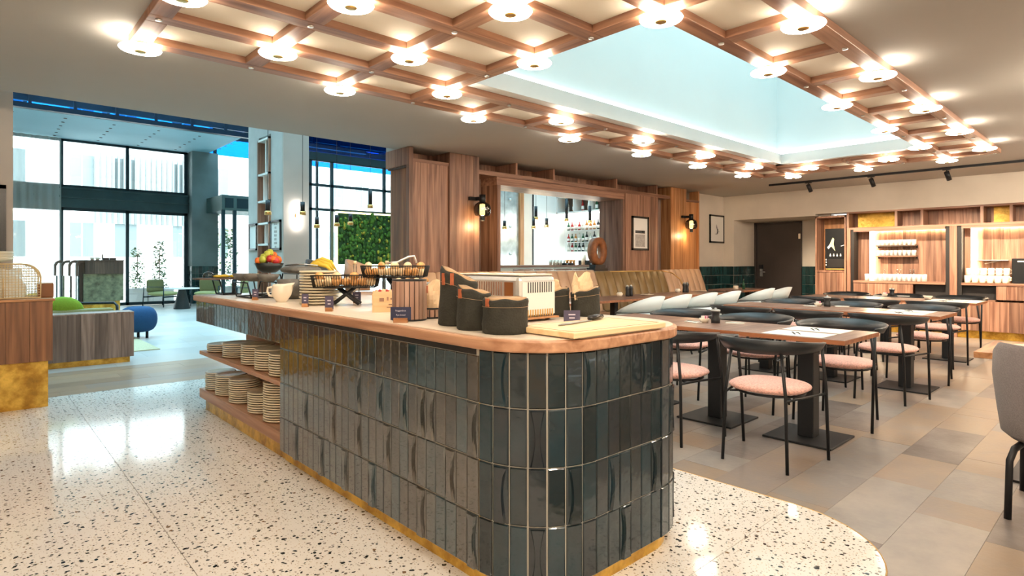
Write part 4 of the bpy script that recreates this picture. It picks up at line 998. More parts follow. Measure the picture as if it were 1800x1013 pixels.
# moss wall behind glass grid
o = thing('moss_wall', 'backlit panel of green and yellow moss on the lobby glass wall', 'plant wall', (0, 12.9, 0))
ob('panel', Bx(6.29, 9.2, -.08, 0, 1.2, 2.40), 'moss_dark', o); ob('light_edge', G().box(6.25, 6.285, -.06, -.02, 1.18, 2.43).box(6.25, 9.2, -.06, -.02, 2.405, 2.44).box(6.25, 9.2, -.06, -.02, 1.16, 1.195), 'moss_led', o)
g = G(); g2 = G()
for k in range(650):
    x, z = random.uniform(6.31, 9.1), random.uniform(1.22, 2.38); s_ = random.uniform(.02, .055); (g if random.random() < .86 else g2).blob(x, -.09, z, s_, .035, s_ * random.uniform(.8, 1.8), 7, 4, .15)
ob('moss_tufts', g, 'moss', o)['kind'] = 'stuff'; ob('yellow_tufts', g2, 'moss_yellow', o)['kind'] = 'stuff'
# ================================================================== PLATES ON THE OPEN SHELVES
PLM = G().lathe([(.055, 0), (.065, .003), (.100, .006), (.112, .0085), (.112, .0165), (.108, .0175), (.095, .012), (.05, .0065)], n=26).mesh('plate'); PLM.materials.append(MATS['stoneware'])
def stack(x, y, z, n, where, grp, sc=1.0, pitch=.0165):
    for k in range(n):
        pos = 'topmost' if k == n - 1 else ('bottom one' if k == 0 else ORD[n - 1 - k] + ' from the top')
        o = ob('plate', PLM, None, None, (x + random.uniform(-.002, .002), y + random.uniform(-.002, .002), z + k * pitch * sc), random.uniform(0, 6)); o.scale = (sc, sc, sc)
        tag(o, 'beige stoneware plate, %s in %s' % (pos, where), 'plate', grp)
for k, (x, y, n) in enumerate(((1.565, 5.33, 4), (1.57, 4.93, 7), (1.57, 4.50, 9), (1.565, 4.20, 9), (1.56, 3.92, 9))): stack(x, y, .4955, n, 'the %s stack of the upper open shelf' % ORD[k], 'plates on the upper open shelf', 1.06, .0155)
for k, (x, y, n) in enumerate(((1.56, 5.36, 9), (1.56, 5.08, 10), (1.56, 4.74, 11), (1.56, 4.33, 9), (1.56, 4.02, 16))): stack(x, y, .1755, n, 'the %s stack of the lower open shelf' % ORD[k], 'plates on the lower open shelf', 1.06, .0155)
CT = .97
stack(1.70, 3.74, CT, 12, 'the tall stack on the oak worktop', 'plates on the worktop', 1.12)
# ---- thing on the worktop, far to near
def frame_stand(name, lab, x, y, w, d, h, splay=.03):
    o = thing(name, lab, 'stand', (x, y, CT))
    for s in (-1, 1): ob('frame', G().tube([(s * (w / 2 - splay), -d / 2, .005), (s * w / 2, -d / 2, h), (s * w / 2, d / 2, h), (s * (w / 2 - splay), d / 2, .005)], .006, 6, True), 'black_metal', o)
    for q in (-1, 1): ob('cross_bar', G().tube([(-w / 2 + splay, q * d / 2, .005), (w / 2 - splay, q * d / 2, .005)], .006, 6), 'black_metal', o)
    ob('middle_bar', G().tube([(0, -d / 2, .005), (0, -d / 2, h)], .004, 6), 'black_metal', o)
    return o
fs = frame_stand('serving_stand', 'black steel stand holding a dark serving board at the far end of the worktop', 1.64, 5.42, .20, .2, .125)
o = thing('serving_board', 'long dark oval board on the steel stand at the far worktop end', 'board', (1.62, 5.42, CT + .132)); ob('board', G().prism([(.255 * math.copysign(abs(math.cos(a)) ** .6, math.cos(a)), .13 * math.copysign(abs(math.sin(a)) ** .6, math.sin(a))) for a in [2 * PI * k / 28 for k in range(28)]], 0, .014), 'dark_wood_z', o)
for k, (dx, dy) in enumerate(((-.06, 0), (.0, .03), (.06, -.02), (.13, .02))): tag(ob('pastry', G().blob(1.62 + dx, 5.42 + dy, CT + .158, .045, .04, .015, 12, 6, .06), 'banana'), 'flat yellow pastry on the dark serving board, %s from the left' % ORD[k], 'pastry', 'pastries on the serving board')
o = thing('glass_dome', 'small glass dome with dark knob on the serving board', 'glass dome', (1.49, 5.46, CT + .148)); ob('dome', G().lathe([(.045, 0), (.045, .02), (.03, .045), (.006, .052)], n=14), 'grey_glass', o); ob('knob', G().blob(0, 0, .058, .008, .008, .008), 'dark_stuff', o)
fs2 = frame_stand('serving_stand', 'black steel stand under the left grey bowls', 1.655, 4.83, .22, .34, .12)
fs3 = frame_stand('serving_stand', 'taller black steel stand under the fruit bowl and tray', 1.90, 4.90, .26, .62, .18)
def bowl(name, lab, x, y, z, r, h, mat, fill=None, grp=None):
    o = thing(name, lab, 'bowl', (x, y, z), 0, grp); ob('bowl', G().lathe([(r * .45, 0), (r * .8, h * .4), (r, h), (r * .96, h), (r * .75, h * .42), (r * .4, .008)], n=24), mat, o)
    if fill: g = G(); [g.blob(random.uniform(-.6, .6) * r, random.uniform(-.6, .6) * r, h * .8, r * .2, r * .17, .012, 8, 5, .1) for _ in range(14)]; ob('filling', g, fill, o)['kind'] = 'stuff'
    return o
for k, (x, y, f) in enumerate(((1.62, 4.98, 'bread'), (1.64, 4.80, 'bread_pale'), (1.68, 4.60, 'dark_red'))): bowl('grey_bowl', 'dark grey stoneware bowl of toppings on the low stand, %s from the left' % ORD[k], x, y, CT + .128, .085, .06, 'grey_bowl', f, 'grey bowls on the low stand')
for k, (x, y) in enumerate(((1.80, 4.42), (1.86, 4.16))): bowl('grey_bowl', 'large grey bowl behind the jug, %s' % ('left one' if k == 0 else 'right one'), x, y, CT, .12, .15, 'grey_bowl', None, 'large grey bowls behind the jug')
fb = bowl('fruit_bowl', 'dark angular bowl heaped with oranges, pears and apples', 1.87, 5.10, CT + .19, .12, .08, 'black_bowl')
fr = [('orange', 'orange_fruit', .035, [(.06, -.04, .1), (.09, .02, .095), (.05, .03, .135), (.02, -.07, .10)]), ('red_apple', 'red_fruit', .033, [(-.01, -.05, .105), (.03, -.08, .09), (-.02, .05, .10)]), ('green_pear', 'green_apple', .032, [(-.05, .0, .12), (-.02, -.01, .145), (-.07, -.03, .10), (.01, .01, .16)]), ('peach', 'orange_fruit', .03, [(-.10, .0, .09)])]
for nm, mt, r_, ps in fr:
    for k, (dx, dy, dz) in enumerate(ps):
        o = thing(nm, '%s in the dark fruit bowl, %s from the right' % (nm.replace('_', ' '), ORD[k]), 'fruit', (1.87 + dx * .9, 5.10 + dy * .9, CT + .187 + dz + .015), 0, 'fruit in the dark bowl'); ob('flesh', G().lathe([(.002, -r_ * .9), (r_ * .75, -r_ * .75), (r_, 0), (r_ * .72, r_ * .75), (.006, r_ * .95)], n=14), mt, o); ob('stalk', G().tube([(0, 0, r_ * .85), (.004, 0, r_ * 1.25)], .002, 5), 'dark_stuff', o)
tr_ = thing('grey_tray', 'long grey stoneware tray with tongs on the taller stand', 'tray', (1.96, 4.66, CT + .187)); ob('dish', G().cushion(0, 0, 0, .06, .13, .17, 4), 'grey_bowl', tr_)
for k in range(2):
    o = thing('tongs', 'shiny steel tongs lying on the grey tray, %s pair' % ('left' if k == 0 else 'right'), 'tongs', (1.96, 4.70 - k * .10, CT + .252), 2.2 + k * .3, 'tongs on the grey tray')
    for s in (-1, 1): ob('arm', G().tube([(-.11, 0, 0), (0, s * .02, .012), (.11, s * .015, 0)], .006, 6), 'steel', o)
for k in range(3):
    o = thing('banana', 'yellow banana behind the grey tray, %s of the bunch' % ORD[k], 'fruit', (2.14 + .03 * k, 4.72 + .03 * k, CT + .19 + .01 * k), 0, 'bananas behind the grey tray'); o.rotation_euler = (0, 0, .83); ob('peel', G().tube([(.0, -.12, .0), (0, -.07, .055 + k * .008), (0, 0, .075 + k * .01), (0, .07, .055 + k * .006), (0, .12, .01)], [.006, .018, .021, .018, .005], 8), 'banana', o); ob('tip', G().tube([(0, -.12, 0), (0, -.135, -.01)], .005, 6), 'dark_stuff', o)
stand4 = frame_stand('serving_stand', 'black steel stand under the bananas', 2.17, 4.75, .12, .26, .18)
# cards in wood blocks
def card(lab, x, y, w, h, mat, block=True, rz=-.75, text=None, z=CT):
    o = thing('place_card', lab, 'sign', (x, y, z), rz); zb = .012 if block else 0
    ob('card', Bx(-w / 2, w / 2, -.0015, .0015, zb, zb + h), mat, o)
    if block: ob('wood_block', G().box(-w * .28 - .006, w * .28 + .006, -.014, -.003, 0, .022).box(-w * .28 - .006, w * .28 + .006, .003, .014, 0, .022), 'warm_wood_x', o, bev=.001)
    if text:
        for s_, zz, hh in text:
            cu = bpy.data.curves.new('t', 'FONT'); cu.body = s_; cu.size = hh; cu.align_x = 'CENTER'; cu.extrude = .0004; to = bpy.data.objects.new('lettering', cu); C.objects.link(to)
            to.data.materials.append(MATS['card_print']); bpy.context.view_layer.update(); me = bpy.data.meshes.new_from_object(to.evaluated_get(bpy.context.evaluated_depsgraph_get())); bpy.data.objects.remove(to); ob('lettering', me, 'card_print', o, (0, -.0022, zb + zz), rot=(PI / 2, 0, 0))
    else:
        for zz, q in ((.62, .42), (.36, .34)): ob('print_line', Bx(-w * q / 2, w * q / 2, -.0026, -.0015, zb + h * zz, zb + h * (zz + .09)), 'card_print', o)
    return o
card('small dark purple card in a wood block left of the cream jug', 1.535, 4.46, .045, .07, 'card_purple')
card('small dark purple card in a wood block before the plate stack', 1.53, 3.57, .042, .07, 'card_purple')
card('small purple card in a wood block right of the plate stack', 1.495, 3.16, .048, .075, 'card_purple')
card('small purple card under the bread roll basket', 1.93, 3.66, .055, .065, 'card_purple')
card('navy card in a brass block leaning at the slatted tub', 1.462, 2.35, .095, .060, 'card_navy', text=[('Roggenbrot', .040, .0105), ('Rye bread', .020, .0105)])
card('pale purple card before the open bread bags on the right', 2.03, 1.80, .075, .058, 'card_purple', False)
# jug
o = thing('milk_jug', 'cream ceramic sauce jug with handle beside the plate stack', 'jug', (1.60, 4.13, CT), -.72)
secs = []
for zz, r_, sp in ((0, .036, 0), (.006, .037, 0), (.02, .046, 0), (.05, .066, 0), (.08, .068, .005), (.105, .062, .018), (.125, .060, .035)):
    secs.append([(r_ * math.cos(a) + sp * max(0, math.cos(a)) ** 3, r_ * math.sin(a) * .9, zz + (.012 * max(0, math.cos(a)) ** 2 if zz > .1 else 0)) for a in [2 * PI * k / 28 for k in range(28)]])
inner = [[(p[0] * .92, p[1] * .92, p[2]) for p in secs[-1]], [(p[0] * .8, p[1] * .8, p[2] - .05) for p in secs[-1]]]
ob('body', G().strip(secs + inner), 'cream_glaze', o); ob('handle', G().tube([(-.06, 0, .105), (-.095, 0, .10), (-.10, 0, .075), (-.085, 0, .045), (-.06, 0, .04)], .008, 8), 'cream_glaze', o)
# wire baskets with rolls
def wire_basket(lab, x, y, z, L, Wd, H, rz, nb, nl, stand):
    o = thing('wire_basket', lab, 'basket', (x, y, z), rz); tp = 1.08
    def P4(s, zz): return [(-L / 2 * s, -Wd / 2 * s, zz), (L / 2 * s, -Wd / 2 * s, zz), (L / 2 * s, Wd / 2 * s, zz), (-L / 2 * s, Wd / 2 * s, zz)]
    ob('rim', G().tube(P4(tp, H), .004, 6, True), 'black_wire', o); ob('base_ring', G().tube(P4(1, 0), .004, 6, True), 'black_wire', o)
    g = G(); n = 26
    for k in range(n + 1):
        t_ = k / n - .5
        for s in (-1, 1): g.tube([(L * t_, s * Wd / 2, 0), (L * t_ * tp, s * Wd / 2 * tp, H)], .0022, 4)
        g.tube([(L * t_, -Wd / 2, 0), (L * t_, Wd / 2, 0)], .002, 4)
    for k in range(13):
        t_ = k / 12 - .5
        for s in (-1, 1): g.tube([(s * L / 2, Wd * t_, 0), (s * L / 2 * tp, Wd * t_ * tp, H)], .0022, 4)
    ob('wires', g, 'black_wire', o)['kind'] = 'stuff'
    c_, s_ = math.cos(rz), math.sin(rz); k = 0
    for i in range(nl):
        for j in range(2):
            for lv in range(2):
                if lv and (i % 2 or j): continue
                dx, dy = -L / 2 + (i + .5) * L / nl, (j - .5) * Wd * .46 ; X_, Y_ = x + dx * c_ - dy * s_, y + dx * s_ + dy * c_
                tag(ob('bread_roll', G().blob(0, 0, 0, L / nl * .56, Wd * .24, .026, 12, 7, .03), 'bread_pale' if (k % 3 == 0) == (nb == 1) else 'bread', None, (X_, Y_, z + .033 + lv * .038), rz + random.uniform(-.3, .3)),
                    'bread roll, %s along the %s wire basket, %s' % (ORD[i], 'front' if nb == 1 else 'rear', ('upper one' if lv else ('near side', 'far side')[j])), 'bread roll', 'rolls in the %s wire basket' % ('front' if nb == 1 else 'rear')); k += 1
    # X legs
    if stand: 
        st = thing('basket_stand', 'black crossed-leg stand under the front wire basket' if nb == 1 else 'black stand raising the rear wire basket', 'stand', (x, y, CT), rz); h = z - CT - .004
        for q in (-1, 1):
            ob('leg', G().tube([(-.085, q * .05, .008), (.05, q * .03, h - .004)], .011, 6), 'black_metal', st); ob('leg', G().tube([(.085, q * .05, .008), (-.05, q * .03, h - .004)], .011, 6), 'black_metal', st)
        ob('top_plate', Bx(-L * .36, L * .36, -Wd * .3, Wd * .3, h - .004, h), 'black_metal', st)
wire_basket('black wire basket of bread rolls on crossed legs beside the plates', 1.80, 3.55, CT + .12, .38, .21, .075, -.62, 1, 7, True)
wire_basket('raised black wire basket of crusty rolls with tongs on top', 2.035, 3.33, CT + .185, .38, .19, .07, -.74, 2, 9, True)
o = thing('tongs', 'matt metal tongs resting on the raised wire basket', 'tongs', (2.06, 3.31, CT + .275), -.6)
for s in (-1, 1): ob('arm', G().tube([(-.09, s * .015, 0), (-.02, s * .02, .005), (.05, s * .02, .04), (.085, s * .004, .045), (.10, 0, .0)], .007, 6), 'aluminium', o)
# bottles between
for k, (x, y, nm) in enumerate(((2.12, 4.05, 'left'), (2.2, 3.72, 'right'))):
    o = thing('oil_bottle', 'clear glass oil bottle with cork behind the plates, %s one' % nm, 'bottle', (x, y, CT), 0, 'oil bottles behind the plates'); ob('body', G().lathe([(.034, 0), (.036, .14), (.014, .20), (.013, .26), (.018, .265)], n=16), 'clear_glass', o); ob('cork', G().lathe([(.011, .26), (.013, .29)], n=10), 'bread_pale', o)
# third tray and crate of berries
o = thing('dark_tray', 'dark oval tray of small cakes behind the slatted tub', 'tray', (1.93, 2.98, CT + .135), -.7); ob('dish', G().cushion(0, 0, 0, .03, .12, .08, 3), 'grey_bowl', o); ob('foot', G().lathe([(.05, -.134), (.03, -.12), (.025, -.01), (.04, 0)], n=16), 'black_metal', o)
for k in range(4): tag(ob('cake', G().blob(1.87 + k * .04, 3.03 - k * .035, CT + .172, .022, .022, .014), 'bread' if k % 2 else 'bread_pale'), 'small cake on the dark oval tray, %s from the left' % ORD[k], 'cake', 'cakes on the dark tray')
cr = thing('wooden_crate', 'small pale wooden crate with burnt-in print filled with red sachets', 'box', (1.74, 2.93, CT), -.50)
for s in (-1, 1): ob('long_side', Bx(-.085, .085, s * .05 - .004, s * .05 + .004, 0, .115), 'crate_wood', cr); ob('short_side', Bx(s * .085 - .004, s * .085 + .004, -.05, .05, 0, .10), 'crate_wood', cr)
ob('bottom', Bx(-.085, .085, -.05, .05, 0, .006), 'crate_wood', cr)
for a, b, c_, d_ in ((-.05, -.025, .06, .08), (-.01, .0, .065, .085), (.01, .03, .07, .08), (.0, .055, .04, .046), (-.01, .05, .025, .030)): ob('burnt_print', Bx(a, b, -.0555, -.054, c_, d_), 'walnut_x', cr)
for k in range(8): tag(ob('sachet', G().blob(0, 0, 0, .02, .012, .02, 6, 4, .1), 'red_fruit' if k % 2 else 'bread_pale', None, (1.74 + (-.065 + .019 * k) * math.cos(-.5), 2.93 + (-.065 + .019 * k) * math.sin(-.5), CT + .108), random.uniform(0, 3)), '%s sachet in the pale crate, %s from the left' % ('red' if k % 2 else 'tan', ORD[k]), 'sachet', 'sachets in the crate')
# slatted tubs
def tub(lab, x, y, r, h, n):
    o = thing('slatted_tub', lab, 'tub', (x, y, CT))
    ob('liner', G().lathe([(r - .008, .006), (r - .008, h - .012), (r - .012, h - .012), (r - .012, .01)], n=28), 'dark_wood_z', o)
    m = G().box(-.0095, .0095, -.003, .003, .008, h - .012).mesh('slat'); m.materials.append(MATS['edge_slat'])
    for k in range(n):
        a = 2 * PI * k / n; ob('slat', m, None, o, (r * math.cos(a), r * math.sin(a), 0), a + PI / 2)
    for z in (.004, h - .006): ob('hoop', G().tube([(r * math.cos(2 * PI * k / 28), r * math.sin(2 * PI * k / 28), z) for k in range(28)], .004, 6, True), 'black_metal', o)
    return o
wood('edge_slat', [(.36, .19, .13), (.58, .38, .28)], 'Z', plankvar=.3)
tub('tall round tub of walnut slats with black hoops', 1.56, 2.43, .08, .20, 22); tub('low round tub of walnut slats holding a paper bread bag', 1.71, 2.465, .072, .055, 18)
ob('tab', Bx(-.02, .02, -.002, .002, .13, .165), 'leather_tab', bpy.data.objects['slatted_tub'], (.07, -.05, 0), .9)
def crumple(lab, x, y, z, rx, ry, h, mat='paper', name='paper_bag', cat='bag', grp=None, n=22):
    secs = []; 
    for i in range(9):
        t_ = i / 8; q = (1 - .22 * t_) * (.9 + .1 * math.sin(t_ * PI)); row = []
        for k in range(n):
            a = 2 * PI * k / n; w = 1 + (.05 + .08 * t_) * math.sin(a * 4 + i * .9) + .06 * math.sin(a * 9 - i * 1.3) * t_ ; row.append((rx * q * w * math.cos(a), ry * q * w * math.sin(a), h * t_ + (.016 * math.sin(a * 3 + .6) * (t_ > .8))))
        secs.append(row)
    secs.append([(p[0] * .4, p[1] * .4, h * .75) for p in secs[-1]]); return tag(ob(name, G().strip(secs, smooth=False), mat, None, (x, y, z)), lab, cat, grp)
crumple('crumpled brown paper of bread in the low slatted tub', 1.71, 2.465, CT + .012, .070, .070, .165)
# fabric bags
def fabric_bag(lab, x, y, rx, ry, h, lean=0., rz=0., fill=True, tabs=1, tilt=0.):
    o = thing('fabric_bag', lab, 'bag', (x, y, CT), rz); n = 32; secs = []; prof = [(.93, 0), (1.0, .03), (1.02, .25), (.99, .55), (1.0, .8), (1.03, .93), (1.0, 1.0)]
    for q, t_ in prof:
        row = []
        for k in range(n):
            a = 2 * PI * k / n; wv = 1 + .02 * math.sin(a * 3 + t_ * 5) + .015 * math.sin(a * 7 + t_ * 9); zt = h * t_ * (1 + tilt * math.cos(a) * t_)
            row.append((rx * q * wv * math.cos(a) + lean * t_, ry * q * wv * math.sin(a), zt + (.004 * math.sin(5 * a) if t_ > .9 else 0)))
        secs.append(row)
    ob('shell', G().strip(secs + [[((p[0] - lean) * .94 + lean, p[1] * .94, p[2] - .002) for p in secs[-1]], [((p[0] - lean) * .92 + lean, p[1] * .92, p[2] - h * .25) for p in secs[-1]]], caps=True), 'bag_fabric', o)
    ob('lining', G().strip([[((p[0] - lean) * .935 + lean, p[1] * .935, p[2] + .004) for p in secs[-1]], [((p[0] - lean) * .80 + lean, p[1] * .80, p[2] - h * .10) for p in secs[-1]]], caps=True), 'bag_lining', o)
    ob('seam', G().tube([(rx * 1.03 * math.cos(a) + lean * .75, ry * 1.03 * math.sin(a), h * .78 * (1 + tilt * math.cos(a) * .75)) for a in [2 * PI * k / 24 for k in range(24)]], .0007, 4, True), 'bag_lining', o)
    for k in range(tabs):
        a = .75 + k * .55; ob('leather_tab', Bx(-.008, .008, -.004, .003, h * .80, h * 1.03), 'leather_tab', o, (rx * 1.04 * math.cos(a) + lean, ry * 1.04 * math.sin(a), 0), a + PI / 2)
    return o
fabric_bag('tall dark olive fabric bag with leather tabs behind the other two', 1.60, 2.105, .082, .085, .225, -.01, 2.4, False, 2, .16)
fabric_bag('medium dark olive fabric bag with folded tan rim', 1.545, 1.915, .07, .072, .165, 0, 2.4, True, 1, .10)
fabric_bag('low wide olive fabric bag nearest the cutting board', 1.56, 1.735, .09, .09, .135, 0, 2.4, True, 1)
fabric_bag('slouching dark fabric bag of bread beside the toaster', 2.22, 2.12, .10, .075, .13, .0, -.7, True, 1, .12)
fabric_bag('grey-brown fabric bag at the right end of the worktop', 2.36, 2.0, .075, .065, .135, .0, -.7, True, 0, .12)
crumple('crumpled paper sticking out of the slouching bag', 2.22, 2.12, CT + .07, .085, .06, .105); crumple('pale crumpled paper peak in the right bag', 2.35, 2.01, CT + .07, .065, .055, .145, 'paper', 'bread_paper')
# toaster
o = thing('conveyor_toaster', 'white and steel conveyor toaster with vent slots', 'toaster', (1.99, 2.22, CT)); W2, D2, H2 = .125, .24, .215
ob('shell', Bx(-W2, W2, -D2, D2, .012, H2), 'aluminium', o, bev=.022); ob('lid', Bx(-W2 + .012, W2 - .012, -D2 + .012, D2 - .012, H2, H2 + .008), 'cream_glaze', o, bev=.006)
ob('front_plate', Bx(-W2 + .02, W2 - .012, -D2 - .003, -D2 + .002, .03, H2 - .03), 'picture_white', o)
for k in range(11): ob('vent_slot', Bx(-W2 + .055 + k * .0155, -W2 + .060 + k * .0155, -D2 - .005, -D2 - .002, .135, .185), 'dark_stuff', o)
for k in range(12): ob('lower_slot', Bx(-W2 + .035 + k * .0165, -W2 + .042 + k * .0165, -D2 - .005, -D2 - .002, .022, .055), 'brass', o)
for k in range(14): ob('side_slot', Bx(-W2 - .002, -W2 + .002, -D2 + .12 + k * .018, -D2 + .126 + k * .018, .12, .185), 'walnut_x', o)
ob('side_opening', Bx(-W2 - .002, -W2 + .002, -D2 + .04, -D2 + .10, .10, .185), 'amber_box', o); ob('crumb_tray', Bx(-W2 + .02, W2 - .01, -D2 - .03, -D2, .012, .020), 'warm_wood_x', o)
for sx in (-1, 1):
    for sy in (-1, 1): ob('foot', G().cyl(sx * (W2 - .03), sy * (D2 - .03), 0, .013, .012, 10), 'black_metal', o)
# cutting board and knife
o = thing('cutting_board', 'thick pale maple cutting board on the rounded worktop end', 'board', (1.875, 1.545, CT), -.02); ob('slab', Bx(-.285, .285, -.155, .155, .004, .026), 'board_x', o, bev=.004)
ob('groove', G().box(-.262, .262, -.136, -.132, .0255, .0268).box(-.262, .262, .132, .136, .0255, .0268).box(-.262, -.258, -.136, .136, .0255, .0268).box(.258, .262, -.136, .136, .0255, .0268), 'warm_wood_x', o)
for sx in (-1, 1):
    for sy in (-1, 1): ob('foot', G().cyl(sx * .25, sy * .12, 0, .005, .01, 8), 'black_metal', o)
o = thing('bread_knife', 'long steel bread knife with black handle on the cutting board', 'knife', (1.90, 1.625, CT + .027), .19)
ob('blade', G().prism([(-.20, -.004), (-.16, .014), (.06, .016), (.06, -.014), (-.12, -.014)], .002, .004), 'steel', o); ob('handle', G().tube([(.06, 0, .011), (.12, -.002, .013), (.18, .004, .011)], [.011, .012, .010], 10), 'machine_black', o)

# ---- table things
def table_set(tx, ty, tag_, mats=True, left=False):
    z = .7525
    if mats:
        for s, nm in ((-1, 'camera'), (1, 'far')):
            o = thing('place_mat', 'white paper place mat, %s, %s side' % (tag_, nm), 'place mat', (tx + s * .17, ty, z), 0, 'paper place mats'); ob('sheet', Bx(-.14, .14, -.20, .20, 0, .001), 'white_paper', o)
            k = thing('cutlery', 'dark fork and knife on the mat, %s, %s side' % (tag_, nm), 'cutlery', (tx + s * .17, ty + .02, z + .001), .5, 'cutlery on the place mats')
            ob('fork', G().tube([(-.07, -.02, .003), (.0, -.018, .004), (.03, -.015, .003)], .003, 5).box(.03, .06, -.024, -.006, .002, .004), 'dark_stuff', k); ob('knife', G().box(-.07, .07, .008, .018, .001, .004), 'dark_stuff', k)
def caddy(x, y, tag_, pink=True):
    z = .7525
    o = thing('pepper_mill', 'squat black pepper mill on the %s' % tag_, 'pepper mill', (x, y, z), 0, 'pepper mills on the tables')
    ob('body', G().lathe([(.035, 0), (.036, .03), (.028, .055), (.030, .075), (.036, .09), (.036, .098)], n=18), 'pepper_black', o); ob('cap', G().lathe([(.038, .098), (.038, .108), (.02, .112)], n=18), 'salt_clear', o); ob('knob', G().blob(0, 0, .118, .012, .012, .007), 'steel', o)
    o = thing('sugar_bowl', 'cream bowl of sugar sachets beside the mill on the %s' % tag_, 'bowl', (x - .03, y + .085, z), 0, 'sugar bowls on the tables'); ob('bowl', G().lathe([(.03, 0), (.042, .035), (.04, .036), (.028, .005)], n=16), 'cream_glaze', o)
    for k in range(4): ob('sachet', Bx(-.004, .004, -.02, .02, .02, .055), 'pink_packet' if k % 2 else 'white_paper', o, ((k - 1.5) * .014, 0, 0), .3 * k - .4)
    o = thing('folded_napkin', 'white napkin with cutlery lying on the %s' % tag_, 'napkin', (x + .09, y - .12, z), .4, 'napkins on the tables'); ob('cloth', G().box(-.03, .03, -.07, .07, 0, .006), 'white_paper', o); ob('fork', G().tube([(0, -.08, .009), (.01, .08, .009)], .003, 5), 'steel', o)
    o = thing('folded_napkin', 'white napkin left of the sugar bowl on the %s' % tag_, 'napkin', (x - .09, y + .15, z), -.3, 'napkins on the tables'); ob('cloth', G().box(-.03, .03, -.07, .07, 0, .006), 'white_paper', o); ob('fork', G().tube([(0, -.08, .009), (.01, .08, .009)], .003, 5), 'steel', o)
for ri, (rn, X_, ys) in enumerate(rows):
    table_set(X_, ys[0], 'right-end table of the ' + rn)
x, y = pt(1258, 568, .7525); caddy(x, y, 'middle table of the front row')
x, y = pt(1454, 539, .7525); caddy(x, y, 'middle table of the middle row')
x, y = pt(1568, 521, .7525); caddy(x, y, 'middle table of the back row')
for k, (u, v) in enumerate(((1103, 521), (1203, 514))):
    x, y = pt(u, v, .7525)
    for q in range(2):
        o = thing('pepper_mill', 'tall black pepper mill on bench table, %s of pair %s' % (('left', 'right')[q], ORD[k]), 'pepper mill', (x + q * .085, y, .7525), 0, 'tall mills on the bench tables'); ob('body', G().lathe([(.028, 0), (.03, .03), (.024, .08), (.03, .11), (.03, .14)], n=14), 'pepper_black', o); ob('cap', G().blob(0, 0, .15, .022, .022, .016), 'salt_clear', o)
    o = thing('sugar_bowl', 'white sugar bowl left of the %s pair of tall mills' % ORD[k], 'bowl', (x - .12, y + .05, .7525), 0, 'sugar bowls on the tables'); ob('bowl', G().lathe([(.035, 0), (.05, .045), (.046, .045), (.03, .005)], n=14), 'cream_glaze', o); ob('packets', Bx(-.03, .03, -.02, .02, .02, .06), 'white_paper', o)
    o = thing('plate', 'flat white plate right of the %s pair of tall mills' % ORD[k], 'plate', (x + .42, y - .05, .7525), 0, 'white plates on the bench tables'); ob('dish', G().lathe([(.06, 0), (.11, .014), (.105, .016), (.05, .005)], n=20), 'cream_glaze', o)
o = thing('candle_holder', 'small cream candle cup beside a green bottle on the far bench table', 'candle', (10.22, 5.1, .7525)); ob('cup', G().lathe([(.045, 0), (.045, .07), (.04, .07), (.038, .01)], n=14), 'cream_glaze', o); ob('candle', G().cyl(0, 0, .01, .05, .03, 10), 'white_paper', o)
o = thing('small_bottle', 'slim dark oil bottle on the far bench table', 'bottle', (10.48, 5.08, .7525)); ob('body', G().lathe([(.025, 0), (.025, .09), (.008, .12), (.008, .16)], n=12), 'bottle_green', o); ob('spout', G().tube([(0, 0, .16), (.01, 0, .19)], .004, 5), 'steel', o)
o = thing('plate', 'round white plate on the table at the right edge', 'plate', (4.60, .42, .735)); ob('dish', G().lathe([(.08, 0), (.15, .014), (.145, .018), (.07, .006)], n=28), 'cream_glaze', o)
o = thing('bowl', 'round white bowl on the back row table', 'bowl', (9.35, 2.0, .7525)); ob('dish', G().lathe([(.03, 0), (.055, .05), (.05, .05), (.025, .006)], n=16), 'cream_glaze', o)

# ================================================================== LEFT SIDE
sc_ = thing('side_counter', 'walnut side counter with gold base at the left edge', 'counter', (0, 0, 0))
planks(sc_, 'x', -.72, .515, 6.43, .40, .915, .16, .02, 'rust_wood_z'); ob('top', Bx(-.74, .53, 6.415, 7.2, .915, .935), 'warm_wood_x', sc_, bev=.003); ob('body', Bx(-.70, .50, 6.45, 7.15, .40, .915), 'rust_wood_z', sc_); ob('gold_base', Bx(-.70, .485, 6.455, 7.1, 0, .40), 'gold_leaf', sc_)
rb = thing('rattan_basket', 'arched rattan lattice basket with paper inside on the side counter', 'basket', (.165, 6.66, .935)); g = G()
BW, BH, BD = .275, .29, .12
arch = [(-BW, 0), (-BW, BH)] + [(BW - .12, BH)] + [(BW - .12 + .12 * math.sin(a), BH - .12 + .12 * math.cos(a)) for a in [PI / 2 * k / 8 for k in range(1, 9)]] + [(BW, 0)]
for s in (-1, 1): ob('frame', G().tube([(x, s * BD, z + .008) for x, z in arch], .008, 6, True), 'rattan', rb)
def ztop(x): return BH if x < BW - .12 else BH - .12 + math.sqrt(max(0, .12 ** 2 - (x - BW + .12) ** 2))
for s in (-1, 1):
    for k in range(27): x = -BW + k * .0212; g.tube([(x, s * BD, .008), (x, s * BD, ztop(x) + .008)], .0022, 4)
    for k in range(13): z = .01 + k * .0225; xe = BW if z < BH - .12 else BW - .12 + math.sqrt(max(0, .12 ** 2 - (z - BH + .12) ** 2)); g.tube([(-BW, s * BD, z), (xe, s * BD, z)], .0022, 4)
ob('lattice', g, 'rattan', rb)['kind'] = 'stuff'; ob('floor', Bx(-BW, BW, -BD, BD, .002, .008), 'rattan', rb)
for s in (-1, 1): ob('post', G().tube([(s * .08 - .05, -BD, .008), (s * .08 - .05, -BD, .18)], .005, 6), 'rattan', rb)
